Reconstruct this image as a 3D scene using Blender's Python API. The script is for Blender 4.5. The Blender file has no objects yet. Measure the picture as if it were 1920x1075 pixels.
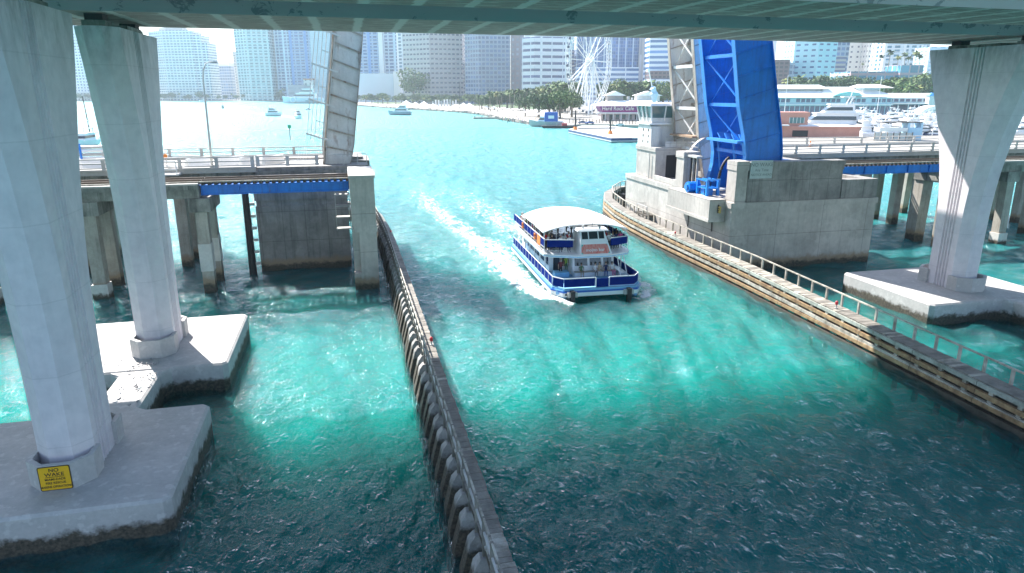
import bpy, bmesh, math, random
import numpy as np
from mathutils import Vector, Matrix
R = math.radians
# ------------------------------------------------------------------ camera
sc = bpy.context.scene
CH = 17.0; PIT = R(15.9); YAW = R(13.5); FPX = 1285.0
cd = bpy.data.cameras.new('camera'); cam = bpy.data.objects.new('camera', cd)
sc.collection.objects.link(cam); sc.camera = cam
cam.location = (0, 0, CH); cam.rotation_euler = (R(90) - PIT, 0, -YAW)
cd.sensor_width = 36; cd.lens = FPX / 1920 * 36; cd.clip_start = 0.5; cd.clip_end = 9000
# ------------------------------------------------------------------ world, sun, exposure
SUN_AZ = R(-25.6); SUN_EL = R(46)
w = bpy.data.worlds.new("World"); sc.world = w; w.use_nodes = True
nt = w.node_tree; nt.nodes.clear()
wo = nt.nodes.new('ShaderNodeOutputWorld'); bg = nt.nodes.new('ShaderNodeBackground'); sk = nt.nodes.new('ShaderNodeTexSky')
sk.sky_type = 'NISHITA'; sk.sun_disc = False; sk.sun_elevation = SUN_EL; sk.sun_rotation = SUN_AZ
sk.air_density = 1.0; sk.dust_density = 1.0; sk.ozone_density = 1.2
bg.inputs['Strength'].default_value = 0.115
nt.links.new(sk.outputs[0], bg.inputs['Color']); nt.links.new(bg.outputs[0], wo.inputs['Surface'])
sd = bpy.data.lights.new('sun', 'SUN'); sun = bpy.data.objects.new('sun', sd); sc.collection.objects.link(sun)
sd.energy = 5.0; sd.angle = R(0.53); sd.color = (1.0, 0.955, 0.89)
svec = Vector((math.sin(SUN_AZ) * math.cos(SUN_EL), math.cos(SUN_AZ) * math.cos(SUN_EL), math.sin(SUN_EL)))
sun.rotation_euler = svec.to_track_quat('Z', 'Y').to_euler(); sun.location = (-40, 60, 120)
sc.view_settings.view_transform = 'Standard'; sc.view_settings.look = 'None'; sc.view_settings.gamma = 1
sc.view_settings.exposure = 1.48
sc.cycles.max_bounces = 6; sc.cycles.diffuse_bounces = 3; sc.cycles.glossy_bounces = 3; sc.cycles.volume_bounces = 2
sc.cycles.transparent_max_bounces = 4; sc.cycles.caustics_reflective = False; sc.cycles.caustics_refractive = False
rnd = random.Random(7)
# ------------------------------------------------------------------ helpers
SY, CY = math.sin(YAW), math.cos(YAW)
def tow(x, y):            # heading frame (right, forward) to world
    return (x * CY + y * SY, -x * SY + y * CY)
def CF(px, D, z=0.0):     # point of the city: a column of the view at forward distance D
    d = D * math.cos(PIT) - (z - CH) * math.sin(PIT)
    X, Y = tow((px - 960) / FPX * d, D)
    return Vector((X, Y, z))
def zof(y, D):
    b = (y - 537.5) / FPX
    return CH + D * (-math.sin(PIT) - b * math.cos(PIT)) / (math.cos(PIT) - b * math.sin(PIT))
def Dof(y, z=0.0):
    b = (y - 537.5) / FPX
    return (z - CH) / ((-math.sin(PIT) - b * math.cos(PIT)) / (math.cos(PIT) - b * math.sin(PIT)))

CREATED = []
class MB:
    def __init__(s): s.v = []; s.f = []; s.m = []
    def add(s, vs, fs, mi=0):
        n = len(s.v); s.v += [tuple(p) for p in vs]
        for f in fs: s.f.append(tuple(i + n for i in f)); s.m.append(mi)
        return s
    def box(s, x0, x1, y0, y1, z0, z1, mi=0):
        return s.add([(x0,y0,z0),(x1,y0,z0),(x1,y1,z0),(x0,y1,z0),(x0,y0,z1),(x1,y0,z1),(x1,y1,z1),(x0,y1,z1)],
              [(0,3,2,1),(4,5,6,7),(0,1,5,4),(1,2,6,5),(2,3,7,6),(3,0,4,7)], mi)
    def cb(s, c, sz, mi=0):
        return s.box(c[0]-sz[0]/2,c[0]+sz[0]/2,c[1]-sz[1]/2,c[1]+sz[1]/2,c[2]-sz[2]/2,c[2]+sz[2]/2,mi)
    def taper(s, b, t, mi=0):   # b,t: (x0,x1,y0,y1,z)
        return s.add([(b[0],b[2],b[4]),(b[1],b[2],b[4]),(b[1],b[3],b[4]),(b[0],b[3],b[4]),(t[0],t[2],t[4]),(t[1],t[2],t[4]),(t[1],t[3],t[4]),(t[0],t[3],t[4])],
              [(0,3,2,1),(4,5,6,7),(0,1,5,4),(1,2,6,5),(2,3,7,6),(3,0,4,7)], mi)
    def beam(s, p, q, w, h=None, up=(0,0,1), mi=0):
        p = Vector(p); q = Vector(q); h = h or w; d = (q - p).normalized(); u = Vector(up)
        if abs(d.dot(u)) > .98: u = Vector((0,1,0))
        sx = d.cross(u).normalized() * (w/2); sz = sx.cross(d).normalized() * (h/2)
        vs = [p-sx-sz,p+sx-sz,p+sx+sz,p-sx+sz,q-sx-sz,q+sx-sz,q+sx+sz,q-sx+sz]
        return s.add(vs, [(0,1,2,3),(7,6,5,4),(0,4,5,1),(1,5,6,2),(2,6,7,3),(3,7,4,0)], mi)
    def tube(s, pts, r, n=8, mi=0):
        pts = [Vector(p) for p in pts]; k = len(pts); rs = r if isinstance(r, (list, tuple)) else [r]*k
        base = len(s.v)
        for i, p in enumerate(pts):
            d = (pts[min(i+1,k-1)] - pts[max(i-1,0)]).normalized(); u = Vector((0,0,1))
            if abs(d.z) > .95: u = Vector((0,1,0))
            a = d.cross(u).normalized(); b = a.cross(d)
            for j in range(n):
                t = 2*math.pi*j/n; s.v.append(tuple(p + (a*math.cos(t) + b*math.sin(t))*rs[i]))
        for i in range(k-1):
            for j in range(n):
                s.f.append((base+i*n+j, base+i*n+(j+1)%n, base+(i+1)*n+(j+1)%n, base+(i+1)*n+j)); s.m.append(mi)
        s.f.append(tuple(base+j for j in range(n))); s.m.append(mi)
        s.f.append(tuple(base+(k-1)*n+j for j in reversed(range(n)))); s.m.append(mi)
        return s
    def loft(s, rings, mi=0, cap=True):
        n = len(rings[0]); base = len(s.v)
        for r in rings: s.v += [tuple(p) for p in r]
        for i in range(len(rings)-1):
            for j in range(n):
                s.f.append((base+i*n+j, base+i*n+(j+1)%n, base+(i+1)*n+(j+1)%n, base+(i+1)*n+j)); s.m.append(mi)
        if cap:
            s.f.append(tuple(base+j for j in reversed(range(n)))); s.m.append(mi)
            s.f.append(tuple(base+(len(rings)-1)*n+j for j in range(n))); s.m.append(mi)
        return s
    def prism(s, poly, ax, a, b, mi=0):   # poly in the two other axes
        def P(u, v, t): return (t,u,v) if ax == 'x' else ((u,t,v) if ax == 'y' else (u,v,t))
        return s.loft([[P(u,v,a) for u,v in poly],[P(u,v,b) for u,v in poly]], mi)
    def build(s, name, mats, parent=None, smooth=False, local=False, xf=None):
        me = bpy.data.meshes.new(name)
        vs = s.v
        if parent is not None and not local:
            o = org(parent); vs = [(x-o[0],y-o[1],z-o[2]) for x,y,z in vs]
        if xf is not None: vs = [tuple(xf @ Vector(p)) for p in vs]
        me.from_pydata(vs, [], s.f)
        mats = mats if isinstance(mats, (list,tuple)) else [mats]
        for m in mats: me.materials.append(m)
        if len(mats) > 1: me.polygons.foreach_set('material_index', s.m)
        bm = bmesh.new(); bm.from_mesh(me); bmesh.ops.recalc_face_normals(bm, faces=bm.faces); bm.to_mesh(me); bm.free()
        if smooth: me.polygons.foreach_set('use_smooth', [True]*len(me.polygons))
        ob = bpy.data.objects.new(name, me); sc.collection.objects.link(ob)
        if parent is not None: ob.parent = parent; CREATED.append((ob, parent, name))
        return ob
def org(o):
    v = Vector((0,0,0))
    while o is not None: v += o.location; o = o.parent
    return v
def thing(name, label, cat, loc=(0,0,0), rz=0, group=None):
    o = bpy.data.objects.new(name, None); sc.collection.objects.link(o)
    o.location = loc; o.rotation_euler = (0,0,rz); o['label'] = label; o['category'] = cat; o.empty_display_size = .5
    if group: o['group'] = group
    return o
def tag(o, label=None, cat=None, group=None, kind=None):
    if label: o['label'] = label
    if cat: o['category'] = cat
    if group: o['group'] = group
    if kind: o['kind'] = kind
    return o
def dup(o, loc=None, rz=None, scale=None, label=None, group=None, parent=None):
    c = o.copy(); sc.collection.objects.link(c)
    if parent is not None: c.parent = parent
    if loc is not None: c.location = loc
    if rz is not None: c.rotation_euler = (0,0,rz)
    if scale is not None: c.scale = scale if isinstance(scale,(tuple,list)) else (scale,)*3
    if label: c['label'] = label
    if group: c['group'] = group
    for ch in KIDS.get(o.name) or kids(o): dup(ch, parent=c)
    return c
KIDS = {}
def kids(o):
    return [x for x in o.children]
ORD = ['first','second','third','fourth','fifth','sixth','seventh','eighth','ninth','tenth','eleventh','twelfth','thirteenth','fourteenth','fifteenth','sixteenth','seventeenth','eighteenth','nineteenth','twentieth']
def ordn(i):
    if i < 20: return ORD[i]
    t = ['twenty','thirty','forty','fifty','sixty','seventy','eighty','ninety'][(i+1)//10-2]
    r = (i+1) % 10
    return (t[:-1]+'ieth') if r == 0 else t + '-' + ORD[r-1]
# ------------------------------------------------------------------ materials
class NB:
    def __init__(s, name):
        s.mat = bpy.data.materials.new(name); s.mat.use_nodes = True; s.nt = s.mat.node_tree; s.nt.nodes.clear()
        s.out = s.n('ShaderNodeOutputMaterial'); s.p = s.n('ShaderNodeBsdfPrincipled'); s.l(s.p.outputs[0], s.out.inputs['Surface'])
    def n(s, t, **k):
        x = s.nt.nodes.new(t)
        for a, b in k.items(): setattr(x, a, b)
        return x
    def l(s, a, b): s.nt.links.new(a, b)
    def pos(s): return s.n('ShaderNodeNewGeometry').outputs['Position']
    def obj(s): return s.n('ShaderNodeTexCoord').outputs['Object']
    def mapv(s, v, sc_, loc=(0,0,0)):
        m = s.n('ShaderNodeMapping'); m.inputs['Scale'].default_value = sc_; m.inputs['Location'].default_value = loc
        s.l(v, m.inputs['Vector']); return m.outputs[0]
    def noise(s, v, scale, detail=4, rough=.55, dist=0):
        x = s.n('ShaderNodeTexNoise'); x.inputs['Scale'].default_value = scale; x.inputs['Detail'].default_value = detail
        x.inputs['Roughness'].default_value = rough; x.inputs['Distortion'].default_value = dist
        s.l(v, x.inputs['Vector']); return x.outputs['Fac']
    def ramp(s, f, a, b, lo=0.0, hi=1.0):
        x = s.n('ShaderNodeMapRange'); x.inputs['From Min'].default_value = a; x.inputs['From Max'].default_value = b
        x.inputs['To Min'].default_value = lo; x.inputs['To Max'].default_value = hi; x.clamp = True
        s.l(f, x.inputs['Value']); return x.outputs[0]
    def math(s, op, a, b=None, c=None):
        x = s.n('ShaderNodeMath', operation=op)
        for i, q in enumerate((a, b, c)):
            if q is None: continue
            if isinstance(q, (int, float)): x.inputs[i].default_value = q
            else: s.l(q, x.inputs[i])
        return x.outputs[0]
    def mix(s, f, a, b, mode='MIX'):
        x = s.n('ShaderNodeMix', data_type='RGBA', blend_type=mode)
        for i, q in ((0,f),(6,a),(7,b)):
            if isinstance(q, (int,float)): x.inputs[i].default_value = q
            elif isinstance(q, (tuple,list)): x.inputs[i].default_value = (*q[:3],1)
            else: s.l(q, x.inputs[i])
        return x.outputs[2]
    def sep(s, v): x = s.n('ShaderNodeSeparateXYZ'); s.l(v, x.inputs[0]); return x.outputs
    def bump(s, h, st=.3, dist=.02, nrm=None):
        x = s.n('ShaderNodeBump')
        if isinstance(st, (int,float)): x.inputs['Strength'].default_value = st
        else: s.l(st, x.inputs['Strength'])
        x.inputs['Distance'].default_value = dist
        s.l(h, x.inputs['Height'])
        if nrm is not None: s.l(nrm, x.inputs['Normal'])
        return x.outputs[0]
    def fin(s, col=None, rough=None, nrm=None, metal=0, spec=None):
        P = s.p.inputs
        if col is not None:
            if isinstance(col, (tuple,list)): P['Base Color'].default_value = (*col[:3],1)
            else: s.l(col, P['Base Color'])
        if rough is not None:
            if isinstance(rough,(int,float)): P['Roughness'].default_value = rough
            else: s.l(rough, P['Roughness'])
        if nrm is not None: s.l(nrm, P['Normal'])
        P['Metallic'].default_value = metal
        if spec is not None: P['Specular IOR Level'].default_value = spec
        return s.mat
def surf(name, base, dark=None, rough=.75, scale=.6, amt=.5, streak=0., tide=None, bump=.25, rust=None, metal=0, white=None, joints=None, jal=.5, grime=None, obj=False, spec=None):
    """weathered surface: blotches, vertical runs, tide band, rust spots, pale patches, form joints"""
    b = NB(name); v = b.obj() if obj else b.pos()
    dark = dark or tuple(c*.55 for c in base)
    n1 = b.ramp(b.noise(v, scale, 6, .62), .36, .66)
    col = b.mix(b.math('MULTIPLY', n1, amt), base, dark)
    n2 = b.noise(v, scale*9, 4, .6)
    col = b.mix(b.ramp(n2, .35, .75, 0, .22), col, tuple(c*.6 for c in dark))
    if streak:
        n3 = b.ramp(b.noise(b.mapv(v, (1.6,1.6,.12)), 1.6, 5, .65), .5, .72)
        col = b.mix(b.math('MULTIPLY', n3, streak), col, tuple(c*.42 for c in dark))
    if white:
        n4 = b.ramp(b.noise(b.mapv(v,(1,1,1),(13,5,2)), white[0], 5, .6), .58, .62)
        col = b.mix(b.math('MULTIPLY', n4, white[1]), col, white[2])
    if rust:
        n5 = b.ramp(b.noise(b.mapv(v,(1.5,1.5,.35),(3,9,1)), rust[0], 6, .7), rust[2] if len(rust)>2 else .6, .7)
        col = b.mix(b.math('MULTIPLY', n5, rust[1]), col, (.17,.062,.022))
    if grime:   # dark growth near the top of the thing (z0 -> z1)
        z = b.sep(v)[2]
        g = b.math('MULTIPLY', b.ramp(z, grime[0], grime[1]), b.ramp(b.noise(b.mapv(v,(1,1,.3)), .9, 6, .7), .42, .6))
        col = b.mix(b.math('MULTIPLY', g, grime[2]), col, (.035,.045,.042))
    if joints:
        s_ = b.sep(v)
        for ax, per in joints:
            fr = b.math('FRACT', b.math('DIVIDE', s_[ax], per))
            col = b.mix(b.math('MULTIPLY', b.math('LESS_THAN', fr, .05/per), jal), col, tuple(c*.3 for c in dark))
    if tide:
        z = b.sep(v)[2]; wob = b.math('ADD', z, b.ramp(b.noise(v, 1.7, 5, .7), .3, .7, -.22, .22))
        col = b.mix(b.math('SUBTRACT', 1, b.ramp(wob, tide[0]+.25, tide[0]+.75)), col, (.30,.22,.15)) if len(tide) > 1 else col
        col = b.mix(b.math('SUBTRACT', 1, b.ramp(wob, tide[0]-.12, tide[0]+.16)), col, b.mix(b.ramp(b.noise(v,7,4,.7),.4,.65), (.035,.03,.024), (.11,.09,.065)))
    h = b.noise(v, scale*22, 5, .65)
    return b.fin(col, b.ramp(n2, .3, .7, rough-.08, min(1,rough+.1)), b.bump(h, bump, .03) if bump else None, metal, spec)
def facade(name, wall, glass, cw, ch, wu, wv, gr=.12, vary=.5, mull=None):
    """windows laid out on the wall in metres: cell cw x ch, glass fraction wu x wv"""
    b = NB(name); uv = b.n('ShaderNodeUVMap').outputs[0]; s_ = b.sep(uv)
    fu = b.math('DIVIDE', s_[0], cw); fv = b.math('DIVIDE', s_[1], ch)
    au = b.math('ABSOLUTE', b.math('SUBTRACT', b.math('FRACT', fu), .5)); av = b.math('ABSOLUTE', b.math('SUBTRACT', b.math('FRACT', fv), .5))
    m = b.math('MULTIPLY', b.math('LESS_THAN', au, wu/2), b.math('LESS_THAN', av, wv/2))
    cell = b.n('ShaderNodeCombineXYZ'); b.l(b.math('FLOOR', fu), cell.inputs[0]); b.l(b.math('FLOOR', fv), cell.inputs[1])
    wn = b.n('ShaderNodeTexWhiteNoise'); wn.noise_dimensions = '2D'; b.l(cell.outputs[0], wn.inputs['Vector'])
    g2 = tuple(min(1,c*2.6+.04) for c in glass)
    gc = b.mix(b.math('MULTIPLY', b.math('POWER', wn.outputs['Value'], 2.0), vary), glass, g2)
    wc = b.mix(b.ramp(b.noise(b.pos(), .03, 4), .35, .7, 0, .35), wall, tuple(c*.8 for c in wall))
    col = b.mix(m, wc, gc)
    if mull:   # mull=(width m, period m, colour): vertical fins
        fm = b.math('LESS_THAN', b.math('FRACT', b.math('DIVIDE', s_[0], mull[1])), mull[0]/mull[1])
        col = b.mix(fm, col, mull[2]); m = b.math('MULTIPLY', m, b.math('SUBTRACT', 1, fm))
    return b.fin(col, b.ramp(m, 0, 1, .8, gr), None, 0, .5)
def plain(name, col, rough=.5, metal=0, obj=True, amt=.12, spec=None):
    b = NB(name); v = b.obj() if obj else b.pos()
    c = b.mix(b.ramp(b.noise(v, 2.3, 4), .35, .7, 0, amt*2), col, tuple(x*.62 for x in col))
    return b.fin(c, rough, None, metal, spec)
M = {}
M['conc'] = surf('bare_concrete', (.54,.50,.46), (.30,.28,.26), scale=.30, amt=.7, streak=.28, tide=(.55,1), joints=((2,3.4),(0,5.1)), white=(.35,.3,(.64,.60,.56)))
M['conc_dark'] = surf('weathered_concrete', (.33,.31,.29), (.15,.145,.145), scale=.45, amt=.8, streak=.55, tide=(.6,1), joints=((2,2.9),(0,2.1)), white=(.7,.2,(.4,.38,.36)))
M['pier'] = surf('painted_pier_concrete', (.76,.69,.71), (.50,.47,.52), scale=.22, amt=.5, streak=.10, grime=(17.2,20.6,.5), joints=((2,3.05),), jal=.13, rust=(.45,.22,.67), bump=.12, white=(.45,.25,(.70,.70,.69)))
M['foot'] = surf('footing_concrete', (.50,.48,.47), (.34,.33,.33), scale=.6, amt=.55, tide=(.62,), white=(2.2,.35,(.66,.64,.62)), bump=.3)
M['road'] = surf('deck_concrete', (.50,.48,.45), (.30,.29,.27), scale=.5, amt=.5)
M['cap'] = surf('cap_concrete', (.36,.35,.32), (.13,.135,.125), scale=.8, amt=.9, streak=.8)
M['pile'] = surf('pile_concrete', (.46,.43,.38), (.24,.22,.19), scale=.7, amt=.6, streak=.5, tide=(.75,1))
M['wrap'] = surf('pile_jacket', (.66,.65,.62), (.45,.44,.42), scale=.9, amt=.5, tide=(.4,))
M['blue'] = surf('blue_steel', (.0,.24,.82), (.0,.14,.56), rough=.42, scale=.45, amt=.8, streak=.45, bump=.12, rust=(1.2,.35,.62))
M['blue_light'] = surf('blue_steel_flange', (.04,.26,.70), (.02,.19,.62), rough=.45, scale=.8, amt=.4, bump=.05)
M['grey_steel'] = surf('grey_steel', (.70,.68,.66), (.52,.49,.46), rough=.5, scale=.5, amt=.5, streak=.25, bump=.06, rust=(.9,.8,.57))
M['grey_seam'] = surf('grey_steel_flange', (.46,.41,.36), (.26,.21,.17), rough=.55, scale=.9, amt=.6, rust=(1.4,.9,.50))
M['rail'] = surf('galvanised_rail', (.52,.51,.49), (.34,.33,.31), rough=.5, scale=2, amt=.5, bump=.05)
M['timber'] = surf('grey_timber', (.27,.25,.22), (.11,.10,.09), scale=1.3, amt=.8, bump=.5)
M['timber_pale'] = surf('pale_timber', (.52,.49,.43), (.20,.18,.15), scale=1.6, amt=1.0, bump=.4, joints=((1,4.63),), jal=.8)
M['timber_tan'] = surf('tan_timber', (.44,.30,.16), (.17,.10,.055), scale=1.6, amt=1.0, bump=.4, joints=((1,4.63),), jal=.8)
M['timber_mint'] = surf('mint_faded_timber', (.46,.49,.45), (.20,.21,.18), scale=1.6, amt=.9, bump=.4, joints=((1,4.63),), jal=.8)
M['timber_dark'] = surf('dark_timber', (.09,.075,.06), (.03,.027,.022), scale=1.5, amt=.8, bump=.5)
M['black'] = plain('black_rubber', (.018,.018,.02), .6)
M['tie'] = plain('creosoted_tie', (.07,.055,.045), .8)
M['steel'] = plain('rail_steel', (.20,.16,.13), .4, .6)
M['white'] = plain('white_paint', (.80,.80,.79), .4, amt=.08)
M['white_roof'] = plain('white_roof_sheet', (.82,.82,.81), .6, amt=.08)
M['dark_glass'] = plain('dark_glass', (.02,.03,.04), .06, 0, spec=.8)
M['teal_glass'] = plain('teal_glass', (.10,.19,.20), .08, 0, spec=.8)
M['red'] = plain('red_paint', (.50,.02,.03), .4)
M['orange'] = plain('orange_paint', (.75,.22,.03), .5)
M['green'] = plain('green_paint', (.0,.33,.16), .5)
M['yellow'] = plain('sign_yellow', (.80,.45,.01), .45)
M['ink'] = plain('sign_ink', (.05,.03,.015), .6)
M['ink_faded'] = plain('faded_ink', (.20,.24,.23), .7)
M['sign_pale'] = surf('pale_signboard', (.50,.55,.54), (.38,.43,.43), scale=1.5, amt=.5, bump=.05)
M['machine_white'] = surf('tower_white', (.76,.75,.72), (.56,.55,.52), scale=.7, amt=.5, streak=.35, rust=(1.3,.35,.63), bump=.1)
def soffit_mat():
    b = NB('stained_soffit'); v = b.pos(); s_ = b.sep(v)
    wob = b.ramp(b.noise(b.mapv(v,(.5,2.2,1)), 1.6, 5, .7), .2, .8, -.55, .55)
    fr = b.math('FRACT', b.math('DIVIDE', b.math('ADD', s_[0], b.math('MULTIPLY', wob, .35)), 2.45))
    st = b.math('SUBTRACT', 1, b.ramp(b.math('ABSOLUTE', b.math('SUBTRACT', fr, .5)), .085, .12))
    brush = b.ramp(b.noise(b.mapv(v,(.34,2.6,1)), 1.2, 7, .72), .53, .60)
    edge = b.math('MULTIPLY', brush, 1.0)
    f = b.math('MAXIMUM', st, edge)
    dark = b.mix(b.ramp(b.noise(b.mapv(v,(.5,3,1)), 1.1, 6, .7), .35, .65), (.27,.21,.18), (.43,.345,.30))
    col = b.mix(b.math('MULTIPLY', f, .92), dark, (.70,.65,.60))
    return b.fin(col, .85, b.bump(b.noise(v, 9, 4), .2, .03))
def web_mat():
    b = NB('painted_web'); v = b.pos()
    pe = b.ramp(b.noise(b.mapv(v,(1,1,1.2)), .95, 7, .68, .6), .60, .615)
    base = b.mix(b.ramp(b.noise(b.mapv(v,(.3,1,1)), .8, 4), .3, .7), (.50,.43,.44), (.44,.375,.385))
    col = b.mix(b.math('MULTIPLY', pe, .6), base, (.06,.085,.10))
    return b.fin(col, .7, b.bump(b.noise(v, 6, 4), .15, .02))
M['soffit'] = soffit_mat(); M['web'] = web_mat()
# ------------------------------------------------------------------ water
def water_mat():
    b = NB('sea_water'); v = b.pos(); g = b.n('ShaderNodeNewGeometry')
    big = b.ramp(b.noise(b.mapv(v,(1,.6,1)), .035, 3, .5), .32, .7)
    col = b.mix(big, (.003,.21,.20), (.002,.14,.19))
    col = b.mix(b.ramp(b.noise(b.mapv(v,(.8,.35,1)), .25, 4, .6), .35, .7, 0, .45), col, (.002,.10,.115))
    # turquoise that grows paler with distance from the origin
    far = b.n('ShaderNodeVectorMath', operation='LENGTH'); b.l(v, far.inputs[0])
    fd = far.outputs['Value']
    col = b.mix(b.ramp(fd, 40, 170, 0, .92), col, (.05,.31,.31))
    at = b.n('ShaderNodeAttribute', attribute_name='foam').outputs['Fac']
    fn = b.noise(b.mapv(v,(1.1,.6,1)), 1.5, 8, .72, .8)
    fm = b.ramp(b.math('ADD', at, b.math('MULTIPLY', b.math('SUBTRACT', fn, .5), 2.7)), .52, .98)
    fm = b.math('MULTIPLY', fm, b.ramp(at, .02, .18))
    aer = b.ramp(at, .05, .8, 0, .55)
    col = b.mix(aer, col, (.12,.50,.46))
    col = b.mix(fm, col, (.74,.77,.78))
    h1 = b.noise(b.mapv(v,(1.0,.55,1)), 1.35, 3, .6, .3)
    h2 = b.noise(b.mapv(v,(1.0,.7,1),(7,3,0)), 5.5, 3, .6, .2)
    h3 = b.noise(b.mapv(v,(1.0,.75,1),(2,9,0)), 13, 2, .5, 0)
    n = b.bump(h1, 1.0, .42); n = b.bump(h2, 1.0, .15, n); n = b.bump(h3, 1.0, .05, n)
    h4 = b.noise(b.mapv(v,(1.0,.5,1),(4,1,0)), .42, 3, .6, .2); n = b.bump(h4, b.ramp(fd, 60, 200, 0, 1), 1.6, n)
    rgh = b.ramp(fd, 25, 420, .055, .33)
    m = b.fin(col, b.math('MAXIMUM', b.ramp(fm, 0, 1, 0, .8), rgh), n, 0, .5)
    b.p.inputs['IOR'].default_value = 1.40
    # clear near water: mirror-like skin over the lit body of the sea; foam and distance close it
    tr = b.n('ShaderNodeBsdfTransparent'); gl = b.n('ShaderNodeBsdfGlossy'); fr = b.n('ShaderNodeFresnel'); fr.inputs['IOR'].default_value = 1.34
    b.l(n, gl.inputs['Normal']); b.l(n, fr.inputs['Normal']); b.l(rgh, gl.inputs['Roughness']); gl.inputs['Color'].default_value = (1,1,1,1)
    m1 = b.n('ShaderNodeMixShader'); b.l(fr.outputs[0], m1.inputs[0]); b.l(tr.outputs[0], m1.inputs[1]); b.l(gl.outputs[0], m1.inputs[2])
    op = b.math('MAXIMUM', b.math('MAXIMUM', fm, aer), b.ramp(fd, 46, 120, .22, 1))
    m2 = b.n('ShaderNodeMixShader'); b.l(op, m2.inputs[0]); b.l(m1.outputs[0], m2.inputs[1]); b.l(b.p.outputs[0], m2.inputs[2]); b.l(m2.outputs[0], b.out.inputs['Surface'])
    return m
M['water'] = water_mat()
def foam_at(x, y):
    f = np.zeros_like(x)
    def line(pts, wfun, amp, fade=1.0):
        nonlocal f
        for (a, b_) in zip(pts[:-1], pts[1:]):
            ax, ay, aw, aa = a; bx, by, bw, ba = b_
            dx, dy = bx-ax, by-ay; t = np.clip(((x-ax)*dx + (y-ay)*dy)/(dx*dx+dy*dy), 0, 1)
            d = np.hypot(x-(ax+t*dx), y-(ay+t*dy)); wd = aw+(bw-aw)*t; am = aa+(ba-aa)*t
            f = np.maximum(f, am*amp*np.clip(1-(d/wd)**2, 0, 1))
    # boat wake: churned collar along the port side, then broken trails behind
    line([(17.2,51.6,.7,1.1),(15.9,53.6,1.3,1.15),(15.2,57,2.0,1.0),(15.0,63,2.7,.95),(15.1,70,3.5,.92),(14.9,78,3.6,.8)], None, 1)
    line([(14.7,74,2.4,.9),(13.6,88,2.8,.76),(12.6,102,3.2,.66),(12.2,118,3.8,.5),(13,140,5,.3)], None, 1)
    line([(24.3,52.4,.7,1.1),(25.3,53.6,.9,1.0),(25.9,56.5,1.0,.75),(26.6,62,1.3,.5),(28,72,1.6,.3)], None, 1)
    line([(21.2,71,3.4,.95),(20.6,80,4.2,.74),(19.8,96,5.0,.6),(18.6,118,6,.42),(17,140,7,.25)], None, 1)
    line([(17.6,52.0,.7,1.0),(17.9,54,1.0,.9),(20,56,1.2,.3)], None, 1); line([(23.6,52.2,.6,.8),(23.0,54,.8,.6)], None, 1)
    line([(13.6,63,.8,.50),(11,70,1.0,.42),(9,76,1.0,.3)], None, 1); line([(10,57,.6,.40),(12.6,54,.8,.42)], None, 1)
    line([(8,92,.8,.45),(10.5,88,.8,.40)], None, 1)
    line([(33.1,60,.4,.45),(33.1,40,.4,.42),(33.1,24,.4,.3)], None, 1)
    for px, y0, px2, y2, wd in ((515,217,420,206,5),(560,222,500,213,5),(430,187,480,187,6),(765,215,800,214,3),(545,207,600,208,3),(395,190,330,192,5)):
        p = CF(px, Dof(y0)); q = CF(px2, Dof(y2)); line([(p.x,p.y,wd*.5,1.1),(q.x,q.y,wd*1.5,.6)], None, 1)
    return f
def make_water():
    # polar sheet round the viewpoint's foot, fine where the water is near
    az = np.concatenate([np.linspace(-180,-64,24)[:-1], np.linspace(-64,74,760), np.linspace(74,180,22)[1:]])
    rr = [6.0]
    while rr[-1] < 6500: rr.append(rr[-1] * (1.0048 if rr[-1] < 120 else 1.02))
    rr = np.array(rr); A, Rr = np.meshgrid(np.radians(az) , rr)
    x = Rr*np.sin(A); y = Rr*np.cos(A)
    rs = np.random.RandomState(3); h = np.zeros_like(x)
    sp = Rr * .0048 * 1.6
    for k in range(64):
        lam = .42 * (6.5/.42) ** (rs.rand()**1.25); th = R(-35) + rs.randn()*.85; ph = rs.rand()*6.28
        amp = .0098 * lam ** .62 * (.6+.8*rs.rand())
        kx, ky = math.sin(th)*2*math.pi/lam, math.cos(th)*2*math.pi/lam
        arg = kx*x + ky*y + ph + .6*np.sin(x*.11+k)+.6*np.cos(y*.09+2*k)
        wv = np.sin(arg); wv = wv + .28*np.cos(2*arg)
        h += amp * wv * np.clip((lam/sp-1.6)/2, 0, 1)
    fo = foam_at(x, y); h += np.clip(fo,0,1) * .10 * np.clip((200-Rr)/100,0,1)
    h += .22*np.exp(-(((x-16.2)/1.0)**2+((y-53)/2.2)**2))
    nr, na = x.shape
    co = np.stack([x.ravel(), y.ravel(), h.ravel()], 1); me = bpy.data.meshes.new('water')
    i = np.arange((nr-1)*(na-1)); r_ = i//(na-1); c_ = i % (na-1); a = r_*na + c_
    quads = np.stack([a, a+1, a+na+1, a+na], 1)
    me.vertices.add(len(co)); me.vertices.foreach_set('co', co.ravel().astype(np.float32))
    me.loops.add(quads.size); me.loops.foreach_set('vertex_index', quads.ravel().astype(np.int32))
    me.polygons.add(len(quads)); me.polygons.foreach_set('loop_start', (np.arange(len(quads))*4).astype(np.int32))
    me.polygons.foreach_set('use_smooth', np.ones(len(quads), dtype=bool))
    me.update(calc_edges=True); me.validate()
    # wind the faces so that they look up
    if me.polygons[0].normal.z < 0: me.flip_normals()
    at = me.attributes.new('foam', 'FLOAT', 'POINT'); at.data.foreach_set('value', fo.ravel().astype(np.float32))
    me.materials.append(M['water'])
    o = bpy.data.objects.new('water', me); sc.collection.objects.link(o); tag(o, 'turquoise bay water with wind ripples and boat wakes', kind='structure')
make_water()
tag(MB().box(-6500,6500,-6500,6500,-14,-12.5).build('seabed', surf('seabed_sand', (.02,.09,.08))), 'sea floor', kind='structure')
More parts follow.
